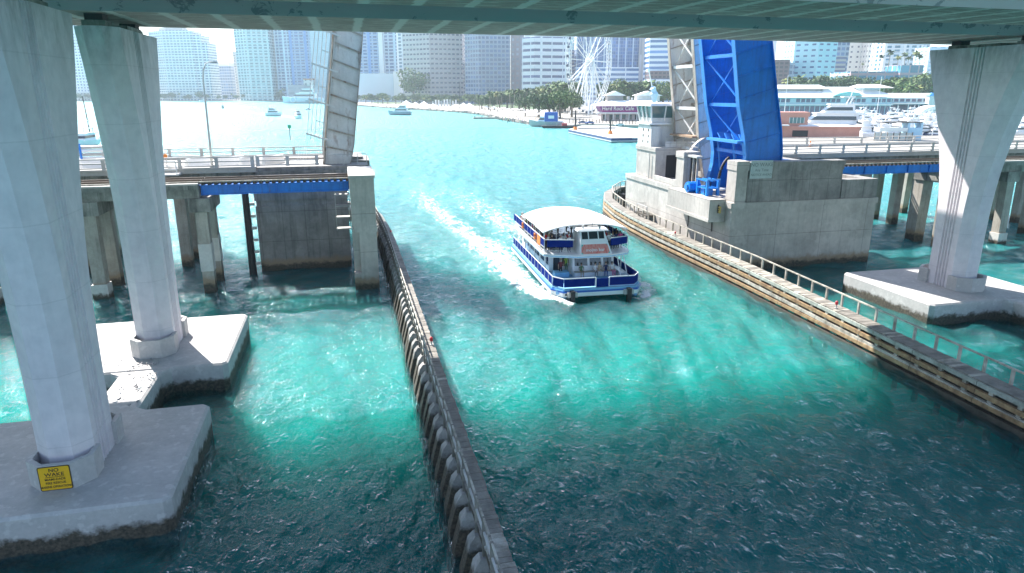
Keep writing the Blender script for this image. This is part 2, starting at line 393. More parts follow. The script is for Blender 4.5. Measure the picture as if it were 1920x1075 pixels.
bm_ = bpy.data.materials.new('water_body'); bm_.use_nodes = True; n_ = bm_.node_tree; n_.nodes.clear()
o_ = n_.nodes.new('ShaderNodeOutputMaterial'); pv = n_.nodes.new('ShaderNodeVolumePrincipled'); pv.inputs['Color'].default_value = (.0,.93,.865,1)
pv.inputs['Density'].default_value = .38; pv.inputs['Anisotropy'].default_value = .35; n_.links.new(pv.outputs[0], o_.inputs['Volume'])
tag(MB().box(-400,400,-60,500,-12.4,-.32).build('water_body', bm_), 'green turbid body of the water under the surface', kind='structure')
# ================================================================== high bridge
def sk_(x, y): return y + (.036*(x-12) if y < 53 else 0)     # the high decks run slightly askew of the low ones
def deck(name, label, y0, y1, s0, s1):
    t = thing(name, label, 'bridge deck', (12, (y0+y1)/2, 20.8))
    def pr(poly, nm, m, x0=-75, x1=140):
        MB().loft([[(x0, sk_(x0,u), v) for u,v in poly],[(x1, sk_(x1,u), v) for u,v in poly]]).build(nm, m, t)
    g = MB(); x0, x1 = -75, 140
    A = [(x0,sk_(x0,y0),20.83),(x0,sk_(x0,y1),20.83),(x0,sk_(x0,y1)+.35,23.2),(x0,sk_(x0,y0)-.35,23.2)]
    B = [(x1,sk_(x1,y0),20.83),(x1,sk_(x1,y1),20.83),(x1,sk_(x1,y1)+.35,23.2),(x1,sk_(x1,y0)-.35,23.2)]
    g.loft([A,B]); g.m = [0 if k == 0 else 1 for k in range(len(g.f))]
    g.build('box_girder', [M['soffit'], M['web']], t)
    pr([(s0,23.21),(s1,23.21),(s1,23.5),(s0,23.5)], 'deck_slab', M['web'])
    pr([(s0,23.51),(s0+.35,23.51),(s0+.22,24.5),(s0+.02,24.5)], 'parapet', M['pier'])
    pr([(s1-.35,23.51),(s1,23.51),(s1-.02,24.5),(s1-.22,24.5)], 'parapet', M['pier'])
    return t
deck('highway_bridge_deck', 'far high concrete deck crossing the picture, with striped underside and peeling side face', 41.0, 50.2, 40.5, 55.2)
deck('highway_bridge_deck', 'nearer high concrete deck at the very top edge of the picture', 28.3, 34.6, 22.4, 39.8)
def pier(cx, cy, label, h=1.3, tight=False):
    t = thing('bridge_pier', label, 'bridge pier', (cx, cy, 1.6), 0, 'flared piers of the high bridge')
    prof = [(1.6,1.15,1.15),(5,1.15,1.15),(8,1.3,1.22),(9.5,1.5,1.32),(11,1.75,1.48),(12.5,2.1,1.72),(14,2.5,2.0),(15.5,3.05,2.38),(17,3.6,2.8),(18.6,4.15,3.35),(20.2,4.6,3.95)]
    rings = []
    for z, a, an in prof:
        if tight: an = 1.15 + (an-1.15)*.72
        e = .62 + (a-1.15)*.06; r = []
        gy = [-.62,-.5,-.34,-.22,-.06,.06,.22,.34,.5,.62]
        side = [(h,-an)] + [(h - (.11 if k % 4 in (1,2) else 0) , g) for k, g in enumerate([-.66,-.62,-.50,-.46,-.38,-.34,-.22,-.18,-.10,-.06,.06,.10,.18,.22,.34,.38])] + [(h,a)]
        side2 = [(-x,y) for x,y in reversed(side)]
        r += side + [(.42*h, a+e),(-.42*h, a+e)] + side2 + [(-.42*h,-an-e),(.42*h,-an-e)]
        rings.append([(x+cx, y+cy, z) for x,y in r])
    MB().loft(rings).build('shaft', M['pier'], t)
    for sy in (-1, 1):     # low guard wall round each nose
        k = 1.15; hh = h+.17; pts = [(hh,sy*(k-.15)),(hh,sy*(k+.75)),(.6,sy*(k+1.4)),(-.6,sy*(k+1.4)),(-hh,sy*(k+.75)),(-hh,sy*(k-.15))]
        inn = [(x*.84, sy*(abs(y) - (.2 if abs(y) > k+.8 else (.10 if abs(y)>k else 0)))) for x,y in pts]
        c = MB(); n = len(pts)
        for (z0,z1) in ((1.605,2.72),):
            for i in range(n-1):
                a,b_,ci,di = pts[i],pts[i+1],inn[i+1],inn[i]
                base = [(cx+p[0],cy+p[1],z0) for p in (a,b_,ci,di)]; top = [(cx+p[0],cy+p[1],z1) for p in (a,b_,ci,di)]
                c.add(base+top, [(0,1,5,4),(2,3,7,6),(4,5,6,7),(0,3,2,1)] + ([(0,4,7,3)] if i==0 else []) + ([(1,2,6,5)] if i==n-2 else []))
        bm_o = c.build('nose_guard', M['foot'], t)
    for yy in (-3.0, 3.0):
        MB().box(cx-.55,cx+.55,cy+yy-.6,cy+yy+.6,20.2,20.5).build('bearing_plinth', M['cap'], t)
        MB().box(cx-.42,cx+.42,cy+yy-.45,cy+yy+.45,20.5,20.829).build('bearing', M['black'], t)
    MB().box(cx-1.0,cx+1.0,cy-1.4,cy+1.4,20.2,20.42).build('plinth', M['cap'], t)
    return t
LX = -12.05; RX = 48.2
pier(LX, 30.35, 'nearest left pier, tall and shaded, its foot carrying the yellow sign', 1.06, True)
pier(LX, 44.8, 'second left pier, standing on the sunlit footing under the far deck', 1.06, True)
pier(RX, 44.8, 'right pier with a sunlit grooved face crossed by a diagonal shadow')
def footing(x0,x1,y0,y1,name,label,cut=None):
    c = .16; t = thing(name, label, 'pier footing', ((x0+x1)/2,(y0+y1)/2,0), 0, 'footings of the high bridge')
    k = .28
    def ring(e, z): return [(x0+e,y0+k+e*.4,z),(x0+k+e*.4,y0+e,z),(x1-k-e*.4,y0+e,z),(x1-e,y0+k+e*.4,z),(x1-e,y1-k-e*.4,z),(x1-k-e*.4,y1-e,z),(x0+k+e*.4,y1-e,z),(x0+e,y1-k-e*.4,z)]
    MB().loft([ring(0,-1.2), ring(0,1.48), ring(.12,1.6)]).build('footing_block', M['foot'], t)
    return t
footing(-17.8,-7.55,26.1,35.0,'pier_footing','near left footing, a shaded grey slab under the pier with the yellow sign')
footing(-17.8,-7.55,40.5,50.2,'pier_footing','second left footing, sunlit white slab beyond the bird covered strut')
footing(42.1,53.6,40.3,50.2,'pier_footing','right footing, pale slab under the right pier')
footing(42.1+3,56,22,33.5,'pier_footing','right front footing at the right edge of the frame')
def strut(cx, y0, y1, label):
    p = []
    for z, e in ((-1.2,0),(1.42,0),(1.54,.12)):
        p.append([(cx-1.6,y0,z),(cx+1.6,y0,z),(cx+1.1-e,y0+.5,z),(cx+1.1-e,y1-.5,z),(cx+1.6,y1,z),(cx-1.6,y1,z),(cx-1.1+e,y1-.5,z),(cx-1.1+e,y0+.5,z)])
    o = MB().loft(p).build('footing_strut', M['foot']); tag(o, label, 'footing strut')
strut(-12.2, 35.0, 40.5, 'narrow concrete strut joining the two left footings, dotted with birds')
strut(50.2, 33.5, 40.3, 'concrete strut running out of frame from the right footing')
# yellow NO WAKE sign on the guard wall
def text(body, size, m, parent, mat4, name='lettering', ext=.004, sx=1.0, align='CENTER'):
    cu = bpy.data.curves.new(name, 'FONT'); cu.body = body; cu.size = size; cu.align_x = align; cu.align_y = 'CENTER'; cu.extrude = ext
    cu.offset = size*.012; cu.space_character = 1.02
    tmp = bpy.data.objects.new(name, cu); sc.collection.objects.link(tmp)
    dg = bpy.context.evaluated_depsgraph_get(); me = bpy.data.meshes.new_from_object(tmp.evaluated_get(dg))
    bpy.data.objects.remove(tmp); me.name = name
    me.transform(mat4 @ Matrix.Diagonal((sx,1,1,1)))
    me.materials.clear(); me.materials.append(m)
    o = bpy.data.objects.new(name, me); sc.collection.objects.link(o); o.parent = parent
    return o
FACE_Y = Matrix.Rotation(R(90), 4, 'X')   # text lying in xy -> upright, facing -y
t = thing('warning_sign', 'yellow NO WAKE sign on the guard wall of the near left pier', 'sign', (LX-.02, 30.35-2.575, 2.16))
def rrect(w_, h_, r, y0, y1):
    pts = []
    for cx_, cy_, a0 in ((w_/2-r,h_/2-r,0),(-w_/2+r,h_/2-r,90),(-w_/2+r,-h_/2+r,180),(w_/2-r,-h_/2+r,270)):
        for k in range(5): a = R(a0+k*22.5); pts.append((cx_+r*math.cos(a), cy_+r*math.sin(a)))
    return MB().prism(pts, 'y', y0, y1)
rrect(1.16,1.06,.07,.0,.015).build('border', M['ink'], t, local=True)
rrect(1.09,.99,.05,-.006,-.001).build('panel', M['yellow'], t, local=True)
for s_, z_, sz_, sx_ in (('NO',.36,.21,1.1),('WAKE',.17,.21,1.15),('MIAMI-DADE',-.04,.135,.95),('FIRE RESCUE',-.20,.135,.95),('MARINE OPERATIONS',-.37,.135,.84)):
    text(s_, sz_, M['ink'], t, Matrix.Translation((0,-.012,z_)) @ FACE_Y, 'lettering', .003, sx_)
MB().box(-.34,.34,-.012,-.008,.055,.075).build('underline', M['ink'], t, local=True)
# ================================================================== low bridges
RD = 9.72   # road surface
def bent(x, y0, y1, ztop, label, wraps=(), cap_w=1.7, pw=1.05, n=2, capd=1.15, raker=True):
    t = thing('trestle_bent', label, 'bridge support', (x,(y0+y1)/2,0), 0, 'pile bents of the low bridge')
    MB().prism([(y0-.35,ztop-capd),(y1+.35,ztop-capd),(y1+.35,ztop),(y0-.35,ztop)], 'x', x-cap_w/2, x+cap_w/2).build('cap', M['cap'], t)
    for i in range(n):
        y = y0+.35 + (y1-y0-.7)*i/(n-1); w_ = pw/2; e = -.35 if i == 0 else (.35 if i == n-1 else 0); e *= .5
        MB().taper((x-w_,x+w_,y+e-w_,y+e+w_,-2.5),(x-w_,x+w_,y-w_,y+w_,ztop-capd)).build('pile', M['pile'], t)
        if (i,0) in wraps: MB().box(x-w_-.12,x+w_+.12,y+e*.95-w_-.12,y+e*.95+w_+.12,-1.5,1.25).build('pile_jacket', M['wrap'], t)
        if (i,1) in wraps: MB().box(x-w_-.05,x+w_+.05,y+e*.6-w_-.05,y+e*.6+w_+.05,1.9,4.3).build('pile_jacket', M['wrap'], t)
for x, lab, wr, pw in ((-12.3,'rail bent at the left end of the blue girder, with whitewashed pile bands',((0,1),(1,1)),.95),
               (-20.9,'rail bent behind the left piers with a white block round the front pile foot',((0,0),),1.0),
               (-29.3,'rail bent at the left edge of the frame beside the nearest pier',((0,0),),1.1),(-37.9,'rail bent beyond the left edge of the frame',(),1.1),
               (65.3,'rail bent just left of the right pier, two piles under the blue span end',(),1.35),
               (73.2,'rail bent right of the right pier with a white block at one foot',((0,0),),1.0),(81.6,'rail bent at the right edge of the frame',(),1.0)):
    bent(x, 62.7, 67.0, 8.3 if x > 0 else 8.25, lab, wr, pw=pw)
for x, lab in ((-16.0,'road bent standing behind the rail bridge, between two rail bents'),(-24.6,'road bent seen left of the second pier'),(-33,'road bent at the far left'),(-41,'road bent outside the left edge'),
               (62.5,'road bent with pale raking braces right of the concrete bascule pier'),(70.5,'road bent behind the right pier'),(78.5,'road bent right of the right pier'),(87,'road bent at the far right')):
    bent(x, 72.4, 83.4, 8.35, lab, (), 1.2, 1.0, 4, .9)
def rail_span(x0, x1, label, blue):
    t = thing('rail_bridge_span', label, 'bridge span', ((x0+x1)/2, 65, 8.3), 0, 'rail bridge spans')
    if blue:
        for y in (63.25, 66.7):
            g = MB(); g.box(x0,x1,y-.02,y+.02,8.5,9.26); g.box(x0,x1,y-.2,y+.2,8.44,8.5); g.box(x0,x1,y-.2,y+.2,9.26,9.32)
            nst = int((x1-x0)/2.6)
            for k in range(nst+1): g.box(x0+.05+k*(x1-x0-.2)/nst, x0+.1+k*(x1-x0-.2)/nst, y-.16, y-.02, 8.5, 9.26)
            g.build('girder', M['blue'], t)
    else:
        MB().box(x0,x1,62.6,67.3,8.26,9.02).build('deck_beam', M['cap'], t)
        MB().box(x0,x1,62.35,67.55,9.02,9.38).build('ballast_trough', M['cap'], t)
        MB().box(x0,x1,62.36,62.8,9.384,9.52).build('kerb', M['road'], t)
    k = MB(); x = x0+.25
    k2 = []
    while x < x1-.1:
        k.box(x-.11,x+.11,62.85,67.1,9.325 if blue else 9.39,9.53); x += .52
    tag(k.build('tie', M['tie'], t), kind='stuff')
    for y in (64.1, 65.7):
        MB().box(x0,x1,y-.04,y+.04,9.53,9.70).build('running_rail', M['steel'], t)
    MB().box(x0,x1,62.9,63.05,9.53,9.64).build('guard_timber', M['timber_pale'], t)
rail_span(-12.2, .15, 'blue girder span of the rail bridge ending at the left concrete pillar', True)
rail_span(-60, -12.25, 'concrete rail trestle deck running off to the left', False)
rail_span(51.2, 65.2, 'blue girder span of the rail bridge right of the big bascule pier', True)
rail_span(65.25, 110, 'concrete rail trestle deck running off to the right', False)
def railing(x0, x1, y, z, label, name='bridge_railing', step=3.3, h=1.05, rails=(.97,.55,.12)):
    t = thing(name, label, 'railing', ((x0+x1)/2, y, z), 0, 'road bridge railings')
    n = max(2, round((x1-x0)/step))
    for k in range(n+1):
        x = x0+.2+(x1-x0-.4)*k/n
        MB().box(x-.16,x+.16,y-.09,y+.09,z,z+h-.02).build('post', M['rail'], t)
    for i, r in enumerate(rails):
        MB().box(x0,x1,y-.07-.035*(i==0)-.002,y+.07+.035*(i==0)+.002,z+r-.06,z+r+.055+.004*i).build('rail_bar', M['rail'], t)
def road_span(x0, x1, label):
    t = thing('road_bridge_span', label, 'bridge span', ((x0+x1)/2, 78, 8.4), 0, 'road bridge spans')
    MB().box(x0,x1,72.6,83.4,8.38,9.35).build('deck_beam', M['cap'], t)
    MB().box(x0,x1,72.0,84.0,9.35,RD).build('road_slab', M['road'], t)
    MB().box(x0,x1,71.95,73.3,RD,RD+.16).build('footway', M['road'], t)
    MB().box(x0,x1,82.7,84.05,RD,RD+.16).build('footway', M['road'], t)
    o = MB().box(x0,x1,77.9,78.1,RD+.004,RD+.008).build('lane_line', M['yellow'], t)
road_span(-62, -8.6, 'road bridge approach deck on the left, behind the rail bridge')
road_span(47.8, 120, 'road bridge approach deck on the right, in front of the marina')
railing(-62,-8.7,72.15,RD+.16,'near railing of the road bridge on the left, three bars on stout posts')
railing(-62,-2.2,83.8,RD+.16,'far railing of the road bridge on the left, against the bright water')
railing(-8.6,-2.6,72.15,RD+.16,'short railing beside the raised grey leaf on the left pier')
railing(48.4,110,72.15,RD+.16,'near railing of the road bridge on the right, crossing behind the right pier')
railing(48.4,110,83.8,RD+.16,'far railing of the road bridge on the right, in front of the boats', step=4.4)
# ---- left bascule pier
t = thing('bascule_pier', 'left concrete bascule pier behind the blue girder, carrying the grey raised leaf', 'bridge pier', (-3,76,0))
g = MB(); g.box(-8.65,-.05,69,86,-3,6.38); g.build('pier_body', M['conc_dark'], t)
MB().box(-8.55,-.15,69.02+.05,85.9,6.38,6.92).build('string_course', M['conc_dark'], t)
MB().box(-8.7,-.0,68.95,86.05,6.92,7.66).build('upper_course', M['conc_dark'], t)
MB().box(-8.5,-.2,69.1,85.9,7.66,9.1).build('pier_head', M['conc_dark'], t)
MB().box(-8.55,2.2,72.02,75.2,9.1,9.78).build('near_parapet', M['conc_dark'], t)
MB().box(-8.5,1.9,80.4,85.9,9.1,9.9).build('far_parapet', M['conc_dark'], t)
MB().box(-8.6,2.45,71.7,72.0,8.55,9.4).build('fascia', M['cap'], t)
MB().box(-.2,2.5,72.0,76.5,7.4,9.098).build('nose_block', M['conc_dark'], t)
MB().box(.6,2.6,79,85.8,7.4,9.6).build('nose_block', M['conc_dark'], t)
MB().box(-8.4,-2.4,75.25,80.35,9.1,RD-.004).build('road_end', M['road'], t)
# pillar that carries the end of the blue girder
t = thing('rest_pillar', 'tall concrete pillar at the right end of the blue girder beside the left fender', 'bridge pier', (1.2,62,0))
def chan(z0,z1,x0,x1,y0,y1,rec): return MB().prism([(x0,y0),(x1,y0),(x1,y1),(x0,y1)],'z',z0,z1)
chan(5.75,9.9,.2,2.25,60,67.5,0).build('upper_shaft', M['conc'], t)
MB().box(.12,2.36,59.9,67.6,9.9,10.12).build('cap_slab', M['road'], t)
MB().box(.3,2.32,59.95,67.5,5.2,5.75).build('corbel', M['conc'], t)
MB().box(.75,2.25,60.05,67.4,-3,5.2).build('lower_shaft', M['conc'], t)
MB().box(.2,.75,61.0,67.4,-3,5.2).build('recessed_web', M['conc'], t)
MB().box(.15,.75,60.1,61.0,-3,1.5).build('plinth_step', M['conc'], t)
# ladder cage between pier and pillar
t = thing('access_ladder', 'pale metal caged ladder hanging between the left pier and the pillar', 'ladder', (-.5,66,6))
for x_ in (-1.15,.1):
    MB().tube([(x_,64.6,4.6),(x_,64.6,8.1)], .035, 6).build('stringer', M['rail'], t)
for k in range(4):
    MB().box(-1.2,.14,64.5,65.4,4.7+k*1.05,4.78+k*1.05).build('landing', M['rail'], t)
# fender cluster beside the left pier
for i,(x_,y_) in enumerate(((-9.35,68.2),)):
    t = thing('fender_pile', 'black timber pile standing against the left end of the left bascule pier', 'pile', (x_,y_,0))
    MB().tube([(x_,y_,-3),(x_,y_,3),(x_,y_,8.2)], [.36,.34,.30], 10).build('pile', M['black'], t)
    for k in range(6):
        MB().box(x_+.3,x_+.75,y_-.12,y_+.12,.9+k*1.15,1.15+k*1.15).build('block', M['rail'], t)
# ---- raised leaf on the left
def leaf_girder(mb, prof, y, th, fl, st, fmi=1, web=0, inner=1):
    """prof: list of (x_under, x_deck, z) up the leaf; web plate + flanges + stiffeners on the -y face"""
    for (a,b_) in zip(prof[:-1], prof[1:]):
        mb.add([(a[0],y-th/2,a[2]),(a[1],y-th/2,a[2]+a[3]),(b_[1],y-th/2,b_[2]+b_[3]),(b_[0],y-th/2,b_[2]),
                (a[0],y+th/2,a[2]),(a[1],y+th/2,a[2]+a[3]),(b_[1],y+th/2,b_[2]+b_[3]),(b_[0],y+th/2,b_[2])],
               [(0,1,2,3),(7,6,5,4),(0,3,7,4),(1,5,6,2)], web)
        for i, mi in ((0,fmi),(1,0)):
            p = Vector((a[i],y,a[2]+(a[3] if i else 0))); q = Vector((b_[i],y,b_[2]+(b_[3] if i else 0)))
            mb.beam(p, q, fl, .07, (1,0,0), mi)
def lerp_prof(prof, z):
    for a,b_ in zip(prof[:-1], prof[1:]):
        if a[2] <= z <= b_[2]:
            t_ = (z-a[2])/(b_[2]-a[2]); return tuple(a[i]+(b_[i]-a[i])*t_ for i in range(4))
    return prof[-1]
t = thing('bascule_leaf', 'raised grey steel bascule leaf on the left pier, seen from its side with walkway brackets', 'bridge leaf', (-.7,77,9.8))
LP = [(.15,-2.2,9.0,-.2),(.62,-1.95,10.2,-.1),(.98,-1.75,11.8,.15),(1.45,-1.25,15.2,.35),(2.5,-.12,22.6,.5),(3.1,.55,26.4,.5),(3.25,.75,27.4,.5)]
for y, nm in ((74,'near_girder'),(81,'far_girder')):
    g = MB(); leaf_girder(g, LP, y, .08, .55, None); gob = g.build('girder', [M['grey_steel'], M['grey_seam']], t)
    z = 11.2
    while z < 26.6:
        a = lerp_prof(LP, z)
        MB().beam((a[0]-.03,y-.12,z-.25),(a[1]+.03,y-.12,z+a[3]+.28),.16,.09,(0,1,0)).build('stiffener', M['grey_seam'], gob)
        z += 1.62
z = 10.6; 
while z < 26.6:
    a = lerp_prof(LP, z+.4)
    MB().beam((a[1]+.1,74.1,z+.6),(a[1]+.1,80.9,z+.6),.25,.4,(1,0,0)).build('floor_beam', M['grey_seam'], t)
    z += 3.24
g = MB()
for a,b_ in zip(LP[:-1],LP[1:]):
    g.add([(a[1]-.28,73.6,a[2]+a[3]),(a[1]-.28,81.4,a[2]+a[3]),(b_[1]-.28,81.4,b_[2]+b_[3]),(b_[1]-.28,73.6,b_[2]+b_[3]),
           (a[1]-.12,73.6,a[2]+a[3]),(a[1]-.12,81.4,a[2]+a[3]),(b_[1]-.12,81.4,b_[2]+b_[3]),(b_[1]-.12,73.6,b_[2]+b_[3])],[(0,1,2,3),(7,6,5,4),(0,4,5,1),(3,2,6,7),(0,3,7,4),(1,5,6,2)])
g.build('deck_grating', M['grey_seam'], t)
# walkway railing standing off the deck side
dx = -1.45
for off in (-.62,-1.0,-1.38,-1.75):
    pts = [(lerp_prof(LP,z)[1]+off+(-.15), 73.1, z+.45) for z in (11.9,14,17,20,23,25,26.8)]
    MB().tube(pts, .035, 6).build('walkway_rail', M['grey_steel'], t)
for off in (-.36,):
    pts = [(lerp_prof(LP,z)[1]+off, 73.1, z+.3) for z in (11.4,14,17,20,23,25,26.8)]
    g = MB(); 
    for a,b_ in zip(pts[:-1],pts[1:]): g.beam(a,b_,.5,.16,(1,0,0))
    g.build('kerb_plate', M['grey_steel'], t)
z = 12.0
while z < 26.6:
    a = lerp_prof(LP, z)
    MB().beam((a[1]-1.95,73.1,z+.95),(a[1]+.55,73.05,z+.12),.16,.22,(0,1,0)).build('bracket', M['machine_white'], t)
    MB().beam((a[1]-.9,73.1,z+2.2),(a[1]-.05,73.1,z+1.9),.08,.1,(0,1,0)).build('bracket', M['machine_white'], t)
    z += 3.35
# warning gate on the left deck
t = thing('traffic_gate', 'upright white traffic gate with fine pickets near the foot of the grey leaf', 'gate', (-4.4,76,9.7))
for k in range(7):
    MB().tube([(-4.9+k*.16,76,9.72),(-4.9+k*.16,76,12.4+k*.09)], .02, 5).build('picket', M['white'], t)
for zz in (9.9,11.0,12.2): MB().box(-4.95,-3.85,75.97,76.03,zz,zz+.05).build('gate_bar', M['white'], t)
t = thing('guard_rail', 'thin galvanised rail on the nose of the left pier right of the grey leaf', 'railing', (1.2,73,9.8))
for x_ in (-.2,1.2,2.1): MB().tube([(x_,72.3,9.78),(x_,72.3,10.9)], .035, 6).build('post', M['rail'], t)
MB().tube([(-1.5,72.3,10.85),(2.1,72.3,10.9)], .035, 6).build('rail_bar', M['rail'], t)
M['bpile'] = surf('batter_pile_concrete', (.40,.39,.38), (.18,.18,.18), scale=.9, amt=.8, streak=.5, tide=(1.3,))
# ================================================================== right bascule pier
t = thing('bascule_pier', 'big right concrete bascule pier carrying the blue leaf, the grey leaf and the control tower', 'bridge pier', (44,70,0))
MB().prism([(35.75,58.6),(52.0,58.6),(52.0,84.5),(35.75,84.5)],'z',-3,6.15).build('pier_body', M['conc'], t)
MB().box(35.62,52.12,58.5,84.6,6.15,6.68).build('string_course', M['conc'], t)
# near wall of the counterweight pit
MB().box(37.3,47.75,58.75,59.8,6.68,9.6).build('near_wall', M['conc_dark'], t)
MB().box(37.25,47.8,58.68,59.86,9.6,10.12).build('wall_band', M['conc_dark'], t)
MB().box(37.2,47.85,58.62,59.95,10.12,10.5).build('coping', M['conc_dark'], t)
MB().box(36.0,37.2,58.66,60.3,6.68,9.75).build('corner_pilaster', M['conc'], t)
MB().box(35.93,37.27,58.6,60.38,9.75,10.62).build('pilaster_cap', M['conc'], t)
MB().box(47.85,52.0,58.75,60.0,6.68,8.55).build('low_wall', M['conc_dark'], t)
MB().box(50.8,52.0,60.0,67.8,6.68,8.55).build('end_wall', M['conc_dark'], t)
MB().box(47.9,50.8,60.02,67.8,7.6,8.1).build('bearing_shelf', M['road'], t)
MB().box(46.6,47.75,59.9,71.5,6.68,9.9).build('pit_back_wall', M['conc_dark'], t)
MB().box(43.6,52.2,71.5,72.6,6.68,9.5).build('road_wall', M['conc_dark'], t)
MB().box(43.2,52.4,72.6,84.5,6.68,RD-.02).build('road_block', M['road'], t)
# channel side: balcony box, column, low parapets
MB().box(34.0,35.75,59.7,68.7,5.0,6.9).build('machinery_balcony', M['conc'], t)
MB().box(33.92,35.75,59.62,68.8,4.72,5.0).build('balcony_lip', M['conc'], t)
MB().box(35.3,37.0,68.0,69.7,6.68,10.1).build('column', M['conc'], t)
MB().box(35.2,37.1,67.9,69.8,10.1,10.75).build('column_cap', M['conc'], t)
MB().box(35.76,36.1,69.8,76.4,6.68,7.35).build('channel_parapet', M['conc'], t)
MB().box(35.5,36.4,70.0,71.0,6.68,7.5).build('parapet_block', M['conc'], t)
MB().tube([(35.68,61.9,4.7),(35.68,61.9,3.3)], .05, 6).build('drain_pipe', M['black'], t)
MB().tube([(35.68,66.9,4.7),(35.68,66.9,2.9)], .05, 6).build('drain_pipe', M['black'], t)
# ---- control tower
t = thing('control_tower', 'white bridge tender tower with slanted teal windows on the right bascule pier', 'control tower', (38.5,80.5,6))
MB().box(36.2,41.5,77.0,82.6,6.2,10.0).build('base_room', M['conc'], t)
MB().box(36.08,41.6,76.9,82.7,10.0,10.5).build('base_cornice', M['conc'], t)
MB().taper((36.6,37.4,77.4,80.5,3.3),(36.2,37.6,77.0,82.6,6.2)).build('corbel', M['conc'], t)
MB().box(37.6,41.4,76.93,76.99,6.9,9.6).build('door_opening', M['black'], t)
MB().box(38.9,39.15,76.86,76.95,6.9,9.6).build('door_post', M['conc_dark'], t)
MB().box(36.25,41.2,79.2,82.5,10.5,13.1).build('tower_shaft', M['machine_white'], t)
MB().box(36.2,37.3,78.6,82.5,10.5,12.9).build('stair_wall', M['machine_white'], t)
for i in range(3):
    for j in range(2):
        MB().box(36.17,36.2,79.3+j*1.5,79.5+j*1.5,10.9+i*.7,11.2+i*.7).build('slot_window', M['black'], t)
MB().box(36.0,41.5,78.8,82.8,13.1,13.3).build('cabin_ledge', M['white'], t)
MB().taper((36.5,41.0,79.15,82.45,13.3),(36.42,41.03,79.07,82.53,13.9)).build('cabin_wall', M['machine_white'], t)
cab = MB(); cab.taper((36.45,41.0,79.1,82.5,13.9),(36.1,41.4,78.7,82.9,15.3)); cab.build('cabin_glass', M['teal_glass'], t)
for (xa,ya) in ((36.45,79.1),(36.45,80.3),(36.45,81.4),(36.45,82.5)):
    MB().beam((xa-.03,ya+(-.02),13.35),(xa-.38,ya+(-.4 if ya<79.2 else (.38 if ya>82 else 0)),15.3),.16,.12,(0,1,0)).build('window_post', M['white'], t)
for xa in (38.0,39.4,40.9):
    MB().beam((xa,79.07,13.35),(xa,78.66,15.3),.16,.12,(1,0,0)).build('window_post', M['white'], t)
MB().taper((35.8,41.8,78.35,83.2,15.3),(36.0,41.7,78.6,83.0,15.62)).build('roof', M['white_roof'], t)
for (p,q) in (((37.4,77.0),(41.4,77.0)),):
    for zz in (11.0,11.5): MB().tube([(p[0],p[1],zz),(q[0],q[1],zz)], .03, 6).build('balcony_rail', M['rail'], t)
for xa in (37.4,38.8,40.2,41.4): MB().tube([(xa,77.0,10.5),(xa,77.0,11.5)], .035, 6).build('rail_post', M['rail'], t)
MB().box(37.4,41.3,77.05,77.09,10.52,11.2).build('mesh_panel', M['machine_white'], t)
MB().tube([(36.0,78.2,2.4),(36.0,78.2,9.9)], .06, 6).build('conduit', M['rail'], t)
# ---- right bascule leaves
def leaf(name, label, prof, ys, mw, mf, mst, th=.08, fl=.62, zs=None, zmax=37, brace=True, anchor=(40,64,9), bot=None):
    t = thing(name, label, 'bridge leaf', anchor)
    gs = []
    for y in ys:
        g = MB(); leaf_girder(g, prof, y, th, fl, None); gs.append(g.build('girder', [mw, mf], t))
    z = zs
    while z < zmax:
        a = lerp_prof(prof, z)
        for k, y in enumerate(ys):
            MB().beam((a[0]+.04,y-.10,z-.18),(a[1]-.03,y-.10,z+a[3]+.22),.12,.09,(0,1,0)).build('stiffener', mst, gs[k])
        z += 2.05
    if brace:
        z = zs+.9; k = 0
        y0, y1 = ys
        while z < zmax-4:
            a = lerp_prof(prof, z); b_ = lerp_prof(prof, z+4.6)
            MB().beam((a[0]+.35,y0,z),(a[0]+.35,y1,z),.30,.34,(0,0,1)).build('cross_strut', mf if k < 0 else mw, t)
            MB().beam((a[0]+.45,y0+.1,z+.2),(b_[0]+.45,y1-.1,z+4.5),.13,.13,(1,0,0)).build('diagonal_brace', mw, t)
            MB().beam((a[0]+.62,y1-.1,z+.2),(b_[0]+.62,y0+.1,z+4.5),.13,.13,(1,0,0)).build('diagonal_brace', mw, t)
            MB().beam((a[1]-.5,y0,z+.4),(a[1]-.5,y1,z+.4),.3,.5,(1,0,0)).build('floor_beam', mst, t)
            MB().beam((a[1]-.5,y0,z+2.7),(a[1]-.5,y1,z+2.7),.3,.5,(1,0,0)).build('floor_beam', mst, t)
            z += 4.6; k += 1
        for q in (1.2, 2.4):
            yy = y0+(y1-y0)*(.33 if q < 2 else .68)
            g = MB()
            pts = [(lerp_prof(prof,z)[1]-.25, yy, z) for z in (zs+.5,13,16,19,23,zmax)]
            for a,b_ in zip(pts[:-1],pts[1:]): g.beam(a,b_,.22,.55,(1,0,0))
            g.build('stringer', mst, t)
    return t
BP = [(37.6,41.8,6.9,.1),(38.15,42.15,9.6,.3),(38.15,42.1,10.9,.45),(37.75,41.75,12.9,.6),(36.95,41.0,15.6,.7),(35.86,39.6,21.5,.75),(34.2,37.6,29.5,.75),(34.1,37.5,30,.75)]
bl = leaf('bascule_leaf', 'raised bright blue railway leaf with riveted web panels on the right pier', BP, (61.0,67.2), M['blue'], M['blue_light'], M['blue'], zs=10.2, zmax=29.6)
g = MB(); a = lerp_prof(BP,12.4)
g.beam((37.7,61.1,12.2),(37.7,67.1,12.2),.9,.25,(0,0,1)); g.build('service_platform', M['blue_light'], bl)
for k in range(4): MB().beam((38.2,61.4+k*1.35,12.35),(38.2,62.0+k*1.35,12.9),.7,.1,(0,0,1)).build('platform_plate', M['blue_light'], bl)
